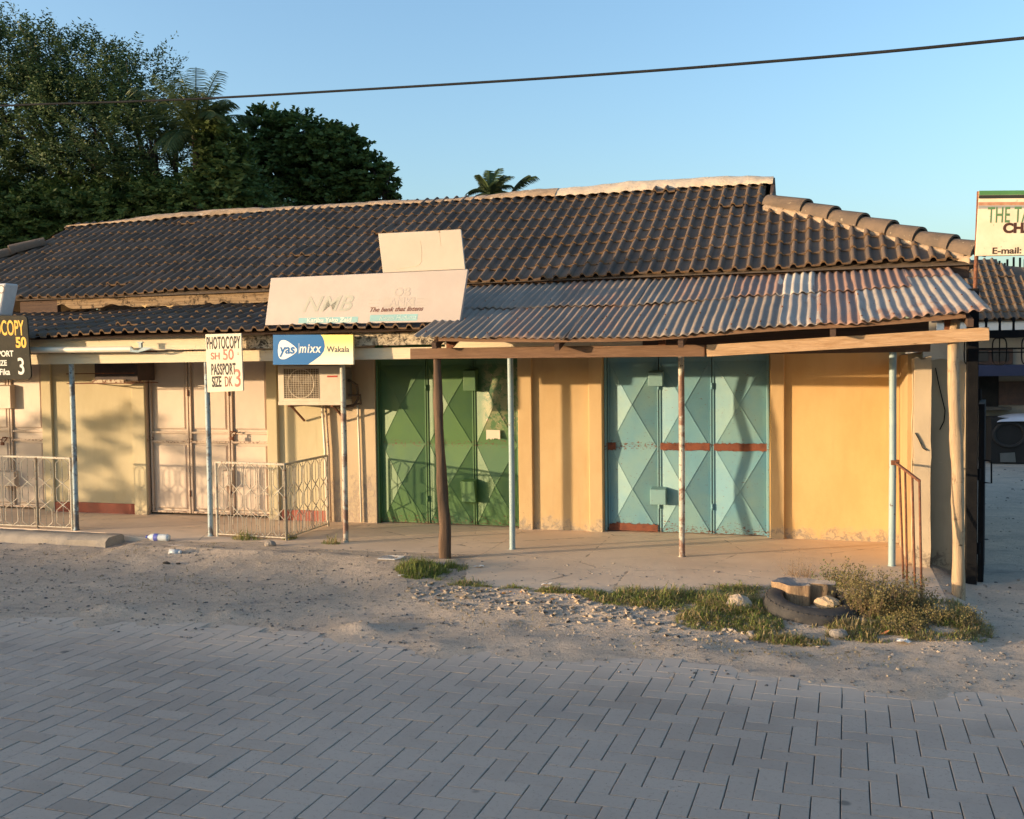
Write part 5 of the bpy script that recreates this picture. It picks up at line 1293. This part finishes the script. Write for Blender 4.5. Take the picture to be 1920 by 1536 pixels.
palm('palm_tree', 'single palm frond tip poking above the ridge right of the small palm', (955, 372), 19.5, 3, .75, 4, angles=[(.05, 1.15), (.0, 1.05), (3.3, .9)])

# ---- things across the street, out of the picture, whose shade falls on the road
def far_shop(x0, x1, y1, depth, h, rise, label, wallm, seed):
    A = empty('shop_building', ((x0+x1)/2, y1-depth/2, 0), label, 'building', 'shops across the street behind the camera')
    b = MB(); b.box(x0, x1, y1-depth, y1, 0, h-.25); b.build('wall', wallm, A)
    b = MB(); ym = y1-depth/2; e = .35
    b.add([(x0-e, y1+e, h-.12), (x1+e, y1+e, h-.12), (x1+e, ym, h+rise), (x0-e, ym, h+rise), (x0-e, y1-depth-e, h-.12), (x1+e, y1-depth-e, h-.12)], [(0,1,2,3), (3,2,5,4), (0,3,4), (1,5,2)]); b.build('roof', M['tile_far'], A)
    x = x0+1
    while x < x1-2:
        b = MB(); b.box(x, x+1.5, y1-.02, y1+.03, 0, 2.1); b.build('door', M['blue_metal'] if hsh(x, seed) > .5 else M['green_metal'], A); x += 3.4
far_shop(-58, -38.2, -9.5, 6, 2.95, .75, 'row of shops across the street, farther left', M['wall_cream'], 1)
far_shop(-37.6, -22.3, -10.5, 6, 2.85, .62, 'row of shops across the street, left of the camera', M['wall_beige'], 2)
far_shop(-21.7, -4, -11, 6, 2.9, .62, 'row of shops across the street, behind the camera', M['wall_orange'], 3)
make_tree('street_tree', 'low street tree on the left whose leaf shade falls on the cream wall', (-20.5, 3.2, 0),
    [((-21.2, 4.9, 1.35), (.8, 1.0, .45), 1), ((-20.2, 4.45, 2.0), (.9, .8, .55), 1), ((-20.8, 5.8, 1.9), (.8, .9, .6), 1), ((-21.6, 6.5, 2.6), (1.2, 1.2, .9), 1.3)],
    300, M['leaf_round'], .12, .07, 18, .4, up=.1, trunk_r=.12)
make_tree('street_tree', 'big unseen tree added far left to shade the trees behind the roof', (-36, 8, 0),  # out of view, added to keep sun off the background trees
    [((-36, 8, 6), (3.4, 3.6, 2.6), 1), ((-34, 11, 5.2), (2.6, 2.6, 2.2), 1), ((-39, 4, 7), (3, 3, 2.2), 1), ((-33, 7, 7.8), (2.6, 2.8, 1.8), 1)],
    1200, M['leaf_round'], .35, .2, 20, .9, up=.1, trunk_r=.35)

# ---- grass
M['grass'] = leaf_mat('green_grass_blade', (.14,.19,.04), (.27,.30,.09), .3)
M['grass_dry'] = leaf_mat('dry_grass_blade', (.26,.20,.10), (.40,.32,.17), .3)
def grass(name, label, polys, n, hmin, hmax, dry, z0=.03, lean=.85):
    Vs = []; mi = []; T = []
    tot = sum(p[4] for p in polys)
    for (cx, cy, rx, ry, w) in polys:
        k = int(n*w/tot); a = rng.uniform(0, 2*math.pi, k); r = np.sqrt(rng.uniform(0, 1, k))
        x = cx+rx*r*np.cos(a); y = cy+ry*r*np.sin(a); h = rng.uniform(hmin, hmax, k)*(1.15-.6*r)
        clump = np.array([vnoise(xx*6, yy*6, 3)+.5*vnoise(xx*17, yy*17, 5) for xx, yy in zip(x, y)]); h *= (1+1.2*clump)*rng.choice([1, 1, 1, 1.7], k)
        keep = clump > -.12-rng.uniform(0, .25, k); x, y, h, clump, r = x[keep], y[keep], h[keep], clump[keep], r[keep]; k = len(x)
        az = rng.uniform(0, 2*math.pi, k); ln = rng.uniform(.1, 1, k)*lean
        dx, dy = np.cos(az), np.sin(az); w_ = rng.uniform(.0022, .0045, k)
        gz = np.array([ground_h(xx, yy) if (yy < 8.1 or xx > .95 or xx < -3.3) else SLAB-.02 for xx, yy in zip(x, y)])-.01
        p0 = np.stack([x-dy*w_, y+dx*w_, gz], 1); p1 = np.stack([x+dy*w_, y-dx*w_, gz], 1)
        m0 = np.stack([x-dy*w_*.8+dx*ln*h*.35, y+dx*w_*.8+dy*ln*h*.35, gz+h*.6], 1); m1 = np.stack([x+dy*w_*.8+dx*ln*h*.35, y-dx*w_*.8+dy*ln*h*.35, gz+h*.6], 1)
        tp = np.stack([x+dx*ln*h, y+dy*ln*h, gz+h*(1-.35*ln)], 1)
        Vs.append(np.stack([p0, p1, m1, m0, tp, tp], 1)); mi.append((rng.uniform(0, 1, k) < dry+.25*clump).astype(int)); T.append(rng.uniform(0, 1, k))
    V = np.concatenate(Vs); mi = np.concatenate(mi); T = np.concatenate(T); k = len(V)
    base = np.arange(k)*6
    F = np.concatenate([np.stack([base, base+1, base+2, base+3], 1), np.stack([base+3, base+2, base+4, base+5], 1)])
    V = V.reshape(-1, 3); 
    o = npmesh(name, V, F, [M['grass'], M['grass_dry']], mi=np.concatenate([mi, mi]), tone=np.repeat(T, 6))
    tag(o, label, 'grass', kind='stuff'); return o
def gp(px, py, rpx, rpy, w=1):
    c = PZ(px, py, .05); d = (c-CPOS).length; s = d/FPX
    dy = abs(PZ(px, py-rpy, .05).y-PZ(px, py+rpy, .05).y)/2
    return (c.x, c.y, rpx*s, dy, w)
grass('grass', 'bright green grass tuft round the foot of the dark wooden pole', [gp(800, 1085, 48, 14, 3), gp(775, 1078, 30, 10, 1.5), gp(850, 1078, 30, 8, 1), gp(815, 1100, 40, 6, 1)], 7500, .03, .09, .12, lean=1.2)
grass('grass', 'short grass strip along the front edge of the wide slab', [gp(880, 1108, 60, 5, 1), gp(960, 1114, 60, 5, 1.2), gp(1040, 1120, 60, 6, 1.6), gp(1110, 1122, 60, 8, 2)], 9000, .015, .05, .35, lean=1.5)
grass('grass', 'thick green and straw-coloured grass between the slab and the tyre', [gp(1180, 1130, 90, 14, 2), gp(1270, 1135, 90, 18, 2.5), gp(1340, 1130, 80, 24, 3), gp(1390, 1150, 70, 22, 3), gp(1420, 1172, 45, 12, 1.4), gp(1400, 1115, 50, 12, 1.6), gp(1330, 1165, 60, 12, 1)], 34000, .018, .065, .42, lean=1.8)
grass('grass', 'dry straw and weeds in front of the tyre and the bush', [gp(1480, 1194, 70, 6, .8), gp(1620, 1185, 90, 12, 2), gp(1740, 1180, 100, 18, 3), gp(1800, 1165, 50, 20, 1.6), gp(1760, 1150, 60, 12, 1)], 15000, .02, .07, .62, lean=1.6)
grass('grass', 'small grass tufts at the porch edge below the railing', [gp(468, 1020, 34, 5, 1), gp(545, 1020, 12, 4, .6), gp(620, 1030, 20, 2, .3)], 900, .02, .07, .35)
grass('grass', 'scattered dry straw and flattened stalks over the verge', [gp(900, 1150, 300, 30, 2), gp(1400, 1210, 400, 22, 2), gp(350, 1090, 350, 40, 2)], 3500, .006, .03, .97, lean=2.2)
grass('grass', 'sparse dry straw on the dirt in front of the kerb block', [gp(90, 1035, 110, 16, 1), gp(240, 1040, 120, 14, 1), gp(400, 1035, 120, 10, .6)], 2600, .006, .02, .95, lean=1.6)

def weed_bush(name, label, spots, mat, mat2, leaf=.018, twigs=220, hh=.3, dens=26):
    A = empty(name, spots[0][0], label, 'bush'); P = []; D = []; TV = []; TF = []
    for (c, r, h, w) in spots:
        for k in range(int(twigs*w)):
            a = random.uniform(0, 2*math.pi); rr = r*math.sqrt(random.random())*.7; b0 = Vector((c[0]+rr*math.cos(a)*1.0, c[1]+rr*math.sin(a)*.7, c[2]))
            out = Vector((math.cos(a), math.sin(a)*.8, 0))*random.uniform(.1, .9)*(rr/r+.25)+Vector((random.gauss(0,.25), random.gauss(0,.25), 1)); out.normalize()
            l = h*random.uniform(.45, 1.15); e = b0+out*l; mid = b0.lerp(e, .5)+Vector((random.gauss(0,.02), random.gauss(0,.02), .01))
            n = len(TV); q_ = .0018; TV += [b0-Vector((q_,0,0)), b0+Vector((q_,0,0)), mid+Vector((q_,0,0)), mid-Vector((q_,0,0)), e, e]; TF += [(n,n+1,n+2,n+3), (n+3,n+2,n+4,n+5)]
            for j in range(dens):
                t = random.random()**.7; p = (b0.lerp(mid, t*2) if t < .5 else mid.lerp(e, t*2-1)); sp = random.uniform(.0, .045)
                off = Vector((random.gauss(0,1), random.gauss(0,1), random.gauss(0,1))).normalized()*sp; P.append(tuple(p+off)); D.append(tuple(off/max(sp, .001)+Vector((0,0,.4))))
    V, F, T = leaf_quads(np.array(P), np.array(D), leaf, leaf*.5, rng.uniform(0, 1, len(P)))
    npmesh('leaves', V, F, [mat], A, tone=T); npmesh('stems', np.array([tuple(v) for v in TV]), np.array(TF), [mat2], A)['kind'] = 'stuff'; return A
M['weed_leaf'] = leaf_mat('olive_weed_leaf', (.13,.125,.045), (.24,.19,.085), .2)
M['weed_dry'] = leaf_mat('dry_brown_weed', (.22,.15,.085), (.30,.22,.13), .2)
M['stem'] = simple('brown_stem', (.22,.15,.09), (.15,.10,.06), 4)
def sp(px, py, rpx, hpx, w=1, z=.03):
    c = PZ(px, py, z); s = (c-CPOS).length/FPX; return ((c.x, c.y, z), rpx*s, hpx*s, w)
weed_bush('weed_bush', 'large scrubby olive bush growing right of the old tyre', [sp(1630, 1168, 46, 85, 1), sp(1590, 1118, 30, 60, .4), sp(1672, 1165, 52, 80, 1), sp(1700, 1160, 40, 50, .6)], M['weed_leaf'], M['stem'], twigs=170, leaf=.020)
weed_bush('weed_bush', 'low dark scrubby weeds below the slab corner by the pale pole', [sp(1730, 1180, 50, 38, 1), sp(1790, 1180, 45, 35, 1), sp(1700, 1190, 40, 30, .6)], M['weed_leaf'], M['stem'], twigs=150, leaf=.016)
weed_bush('dry_weed', 'thin dry brown weed standing behind the stump', [sp(1500, 1098, 20, 55, .5)], M['weed_dry'], M['stem'], twigs=120, leaf=.010, dens=12)
weed_bush('dry_weed', 'fresh green weed stalk between the stump and the olive bush', [sp(1556, 1120, 8, 62, .2)], M['leaf_pale'], M['stem'], twigs=60, leaf=.02, dens=20)
# stray twigs arching out of the bush
for x0_, y0_, pts in ((1640, 1120, [(1648, 1085), (1665, 1079), (1685, 1092), (1692, 1096)]), (1690, 1120, [(1694, 1100), (1700, 1090), (1708, 1078)])):
    pass

# ================================================================== TYRE, STUMP, STONES
TY = empty('old_tyre', (-.06, 7.98, 0), 'worn dusty car tyre lying tilted in the weeds around a stump', 'tyre')
rub = simple('dusty_tyre_rubber', (.055,.05,.046), (.028,.027,.027), 6, .8, .3, 40, spots=[((.16,.125,.09), 8, .56, .78)])
tc = Vector((-.06, 7.99, .095)); tilt = Matrix.Rotation(R(7), 3, 'X') @ Matrix.Rotation(R(5), 3, 'Y')
b = MB(); NU, NV = 64, 18
def tyre(u, v):
    a = u*2*math.pi; t = v*2*math.pi; R0 = .262; rx, rz = .088, .10
    cx_ = math.copysign(abs(math.cos(t))**.75, math.cos(t)); sz_ = math.copysign(abs(math.sin(t))**.7, math.sin(t))
    r = R0+rx*cx_; z = rz*sz_
    if cx_ < -.2 and abs(sz_) < .8: r += .05
    if cx_ > .5 and int(u*64) % 2 and abs(sz_) > .35: r -= .006
    return tuple(tc+tilt @ Vector((r*math.cos(a)*1.06, r*math.sin(a), z)))
b.grid(tyre, NU, NV); b.build('carcass', rub, TY, smooth=True)
b = MB()
for k in range(56):   # shoulder blocks
    a = k/56*2*math.pi
    for s in (1,):
        p0 = Vector((math.cos(a)*.322*1.06, math.sin(a)*.322, .075*s)); d = Vector((-math.sin(a), math.cos(a), 0))*.010; o_ = Vector((math.cos(a), math.sin(a), 0))
        q0 = [tc+tilt @ (p0+d*i+o_*j+Vector((0,0,kz))) for kz in (-.02, .008) for i, j in ((-1,-.02),(1,-.02),(1,.008),(-1,.008))]
        b.hexa(q0)
b.build('tread', rub, TY)
def rock(name, c, r, sq, mat, seed, label=None, cat='stone', rough=.35):
    b = MB(); n, m_ = 12, 8; vs = []
    for j in range(m_+1):
        th = math.pi*j/m_
        for i in range(n):
            a = 2*math.pi*i/n; k = 1+rough*vnoise(math.cos(a)*1.4+j*.5, math.sin(a)*1.4+seed, seed)+rough*.5*vnoise(a*2, j, seed+3)
            vs.append((c[0]+r*sq[0]*k*math.sin(th)*math.cos(a), c[1]+r*sq[1]*k*math.sin(th)*math.sin(a), c[2]+r*sq[2]*k*math.cos(th)))
    b.add(vs, [(j*n+i, (j+1)*n+i, (j+1)*n+(i+1) % n, j*n+(i+1) % n) for j in range(m_) for i in range(n)])
    o = b.build(name, mat); recenter(o)
    if label: tag(o, label, cat)
    return o
stone_m = simple('sandy_stone', (.50,.37,.23), (.38,.28,.18), 14, .95, .8, 50)
grey_m = simple('grey_stone', (.27,.235,.20), (.19,.17,.15), 12, .9, .6, 50)
pale_m = simple('pale_rubble', (.46,.37,.27), (.33,.265,.20), 12, .95, .6, 50)
rock('stone', (.05, 7.93, .165), .095, (1.0, .7, .55), stone_m, 5, 'pale sandy stone lying inside the old tyre')
c = PG(1572, 1195); rock('stone', (c.x, c.y, c.z+.02), .055, (1.1, .8, .7), grey_m, 8, 'grey stone on the dirt in front of the tyre')
c = PG(1385, 1142); rock('stone', (c.x, c.y, c.z+.04), .085, (1.2, .8, .8), pale_m, 12, 'pale stone half hidden in the grass left of the tyre')
c = PG(507, 1024); rock('stone', (c.x, c.y, c.z+.02), .05, (1.3, .8, .8), grey_m, 15, 'grey stone by the grass tuft below the railing')
# stump
def stump():
    A = empty('tree_stump', (-.14, 8.44, 0), 'broken hollow tree stump with flat grey top standing in the tyre', 'stump')
    c = Vector((-.125, 8.14, .05)); zt = .275; n = 40; b = MB(); rows = []
    for j, (z, k) in enumerate(((0, .92), (.06, .95), (.12, 1.0), (.18, 1.05), (zt-.02, 1.1), (zt, 1.08))):
        row = []
        for i in range(n):
            a = 2*math.pi*i/n; r = .20*k*(1+.16*math.cos(2*a+.4)+.30*vnoise(math.cos(a)*2.2, math.sin(a)*2.2, 5)+.12*vnoise(a*7, j*.4, 8))
            if abs(((a-5.35+math.pi) % (2*math.pi))-math.pi) < .26: r *= .42     # split facing the street
            row.append((c.x+r*math.cos(a), c.y+r*math.sin(a)*.75, z+(.015*vnoise(a*3, 2, 4) if j > 3 else 0)))
        rows.append(row)
    vs = [v for r_ in rows for v in r_]; b.add(vs, [(j*n+i, j*n+(i+1) % n, (j+1)*n+(i+1) % n, (j+1)*n+i) for j in range(5) for i in range(n)])
    b.build('bark', board_mat('rough_stump_bark', (.36,.25,.15), (.20,.13,.08), stretch=(9,9,1.2), grime=(.10,.07,.05), gs=20, glo=.56, ghi=.66), A, smooth=True)
    b = MB(); inner = [(c.x+(x-c.x)*.45, c.y+(y-c.y)*.45, zt-.02) for x, y, z in rows[-1]]; hole = [(c.x+(x-c.x)*.18, c.y+(y-c.y)*.18, zt-.05) for x, y, z in rows[-1]]
    b.add(rows[-1]+inner+hole, [(i, (i+1) % n, n+(i+1) % n, n+i) for i in range(n)]+[(n+i, n+(i+1) % n, 2*n+(i+1) % n, 2*n+i) for i in range(n)]+[tuple(2*n+i for i in range(n))])
    b.build('cut_top', simple('weathered_cut_wood', (.33,.28,.24), (.22,.19,.17), 16, .9, .8, 30), A, smooth=True)
stump()

# ---- gravel and rubble (uncountable)
def pebbles(name, label, n, sampler, smin, smax, mats, seed, cat='gravel'):
    r_ = np.random.default_rng(seed); V = []; F = []; mi = []
    base = np.array([(1,0,0),(0,1,0),(-1,0,0),(0,-1,0),(.5,.5,.75),(-.6,.4,.65),(-.4,-.5,.7),(.5,-.5,.6)], float)
    fc = [(0,1,4,4),(1,2,5,4),(2,3,6,5),(3,0,7,6),(0,4,7,7),(4,5,6,7)]
    for k in range(n):
        x, y = sampler(r_); s = smin+(smax-smin)*r_.random()**3; a = r_.uniform(0, 6.28); q = base*r_.uniform(.6, 1.25, base.shape)*s*np.array([1, .8, .7])
        x2 = q[:, 0]*math.cos(a)-q[:, 1]*math.sin(a); y2 = q[:, 0]*math.sin(a)+q[:, 1]*math.cos(a); m0 = len(V)*1
        z = ground_h(x, y) if y > 6.05 else 0.0
        if y < 6.6: z = max(z, 0)
        for i in range(8): V.append((x+x2[i], y+y2[i], z-.001+q[i, 2]))
        for f in fc: F.append(tuple(m0+i for i in f))
        mi += [int(r_.integers(len(mats)))]*6
    tri = []; 
    o = npmesh(name, V, [f for f in F], mats, mi=mi); tag(o, label, cat, kind='stuff'); return o
dk = simple('dark_pebble', (.12,.11,.10), (.08,.075,.07), 9)
pebbles('gravel', 'small stones scattered over the dirt verge', 9500, lambda r: (r.uniform(-9.5, 2.2), 6.3+r.beta(1.3, 1.6)*3.2), .003, .021, [pale_m, grey_m, grey_m, dk, M['dirt']], 3)
pebbles('gravel', 'line of pale rubble and litter in front of the slab grass', 900, lambda r: ((lambda u: (-3.4+3.3*u+r.normal(0,.05), 7.92-.18*u+r.normal(0, .16)-.25*math.sin(u*2)))(r.random())), .008, .04, [pale_m, pale_m, stone_m, grey_m], 5)
pebbles('gravel', 'grit and chips on the block paving', 500, lambda r: (r.uniform(-6, 1.6), r.uniform(3.2, 6.5)), .0015, .006, [pale_m, dk, grey_m], 9)
pebbles('gravel', 'stones and leaf litter in the shaded alley', 500, lambda r: (r.uniform(1.1, 4.0), r.uniform(8.5, 20)), .006, .03, [dk, grey_m, pale_m], 12)
scrapc = [flat('scrap_%s' % n_, c_, .6) for n_, c_ in (('red', (.40,.07,.04)), ('yellow', (.60,.42,.12)), ('white', (.66,.62,.55)), ('blue', (.08,.13,.3)), ('orange', (.55,.25,.08)))]
pebbles('litter', 'bits of coloured litter among the rubble by the slab', 110, lambda r: (r.uniform(-3.1, -1.6), r.normal(7.93, .07)), .006, .024, scrapc, 21, 'litter')

# ---- litter one can tell apart
def bottle(px, py):
    c = PG(px, py); c.z += .026; A = empty('plastic_bottle', (c.x, c.y, c.z-.03), 'clear crushed plastic water bottle with blue cap and label by the kerb block', 'bottle')
    gl = NT('clear_plastic'); gl.b.inputs['Transmission Weight'].default_value = .25; gl.b.inputs['IOR'].default_value = 1.2; gl.fin((.62,.68,.72), .18); gl = gl.m
    pr = [(0,.0),(.004,.034),(.03,.040),(.05,.037),(.07,.041),(.09,.037),(.11,.041),(.13,.038),(.20,.041),(.23,.036),(.26,.020),(.275,.013)]
    b = MB(); x1 = c.x+.15; b.tube([(x1-t, c.y-.01*t, c.z+.012) for t, r in pr], [max(r, .001) for t, r in pr], 14); b.build('body', gl, A, smooth=True)
    b = MB(); b.tube([(x1-.276, c.y-.003, c.z+.012), (x1-.298, c.y-.003, c.z+.012)], .016, 10); b.build('cap', flat('blue_cap', (.03,.06,.35), .4), A)
    b = MB(); b.tube([(x1-.135, c.y-.001, c.z+.012), (x1-.185, c.y-.002, c.z+.012)], .0425, 14, cap=False); b.build('paper_label', flat('blue_wrap', (.10,.12,.42), .4), A, smooth=True)
bottle(296, 1014)
def tray(px, py, w, d, name, label, mat, cat):
    c = PG(px, py); b = MB(); pts = [(-w/2, -d/2), (w*.35, -d/2), (w/2, -d*.1), (w/2, d/2), (-w*.3, d/2), (-w/2, 0)]
    for i in range(6):
        a, e = pts[i], pts[(i+1) % 6]; b.tube([(c.x+a[0], c.y+a[1], c.z+.012), (c.x+e[0], c.y+e[1], c.z+.012)], .006, 6)
    b.add([(c.x+x*.95, c.y+y*.95, c.z+.004) for x, y in pts], [tuple(range(6))]); b.add([(c.x+.05, c.y, c.z+.006), (c.x+.11, c.y, c.z+.006), (c.x+.10, c.y+.07, c.z+.022), (c.x+.06, c.y+.07, c.z+.022)], [(0,1,2,3)])
    o = b.build(name, mat); return tag(recenter(o), label, cat)
pl_ = NT('cloudy_clear_plastic'); pl_.b.inputs['Transmission Weight'].default_value = .25; pl_.b.inputs['IOR'].default_value = 1.15; pl_.fin((.70,.68,.64), .25); pl_ = pl_.m
tray(734, 1048, .21, .17, 'plastic_tray', 'clear shallow plastic tray lid lying on the dirt left of the grass tuft', pl_, 'tray')
c = PG(328, 1042)+Vector((0,0,.014)); b = MB(); b.tube([(c.x-.06, c.y, c.z+.02), (c.x+.05, c.y+.02, c.z+.02)], [.035, .03], 10); b.tube([(c.x+.05, c.y+.02, c.z+.02), (c.x+.075, c.y-.01, c.z+.03)], [.03, .012], 8)
tag(recenter(b.build('plastic_cup', flat('silvery_plastic', (.48,.52,.55), .25), smooth=True)), 'crushed silvery plastic cup on the dirt in front of the bottle', 'cup')
c = PG(328, 1026)+Vector((0,0,.006)); b = MB(); b.add([(c.x-.11, c.y, c.z+.01), (c.x+.02, c.y-.05, c.z+.012), (c.x+.12, c.y+.02, c.z+.016), (c.x, c.y+.05, c.z+.012)], [(0,1,2,3)])
tag(recenter(b.build('card_scrap', flat('pale_card', (.70,.60,.50)))), 'flat pale scrap of card between the bottle and the crushed cup', 'card')
wp = flat('white_wrapper', (.70,.66,.60))
for i, (px, py, s_, lab) in enumerate(((756, 1080, .05, 'crumpled white wrapper at the left end of the grass tuft'), (1025, 1097, .05, 'small white wrapper on the front of the wide slab'), (898, 1064, .05, 'thin clear wrapper on the slab corner near the wooden pole'), (148, 1018, .04, 'white paper scrap on the dirt in front of the kerb block'), (1695, 1205, .06, 'pale crumpled paper on the dirt below the olive bush'))):
    c = PZ(px, py, .112) if i in (1, 2) else PG(px, py); b = MB(); b.grid(lambda u, v: (c.x+(u-.5)*s_*1.6, c.y+(v-.5)*s_*1.3, c.z+.004+.02*max(0, vnoise(u*4+i, v*4, 2)+.4)), 8, 6)
    tag(recenter(b.build('wrapper', wp)), lab, 'litter')
for px, py, lab in ((1660, 1192, 'reddish dry leaf lying below the olive bush'), (1683, 1184, 'orange dry leaf standing at the foot of the olive bush')):
    c = PG(px, py); b = MB(); b.add([(c.x-.03, c.y, c.z+.01), (c.x, c.y-.012, c.z+.015), (c.x+.03, c.y, c.z+.045), (c.x, c.y+.012, c.z+.03)], [(0,1,2,3)])
    tag(recenter(b.build('dry_leaf', flat('rust_leaf', (.50,.19,.08)))), lab, 'leaf')
# dung-like dark clods on the dirt
dkm = simple('dark_clod', (.03,.026,.022), None, 20)
for px, py, lab in ((312, 1057, 'larger dark clod on the dirt below the crushed cup'), (334, 1058, 'smaller dark clod right of the other clod')):
    c = PG(px, py); rock('clod', (c.x, c.y, c.z+.006), .03 if px < 320 else .02, (1.4, .8, .5), dkm, px, lab, 'clod')
print('scene ok', len(bpy.data.objects))
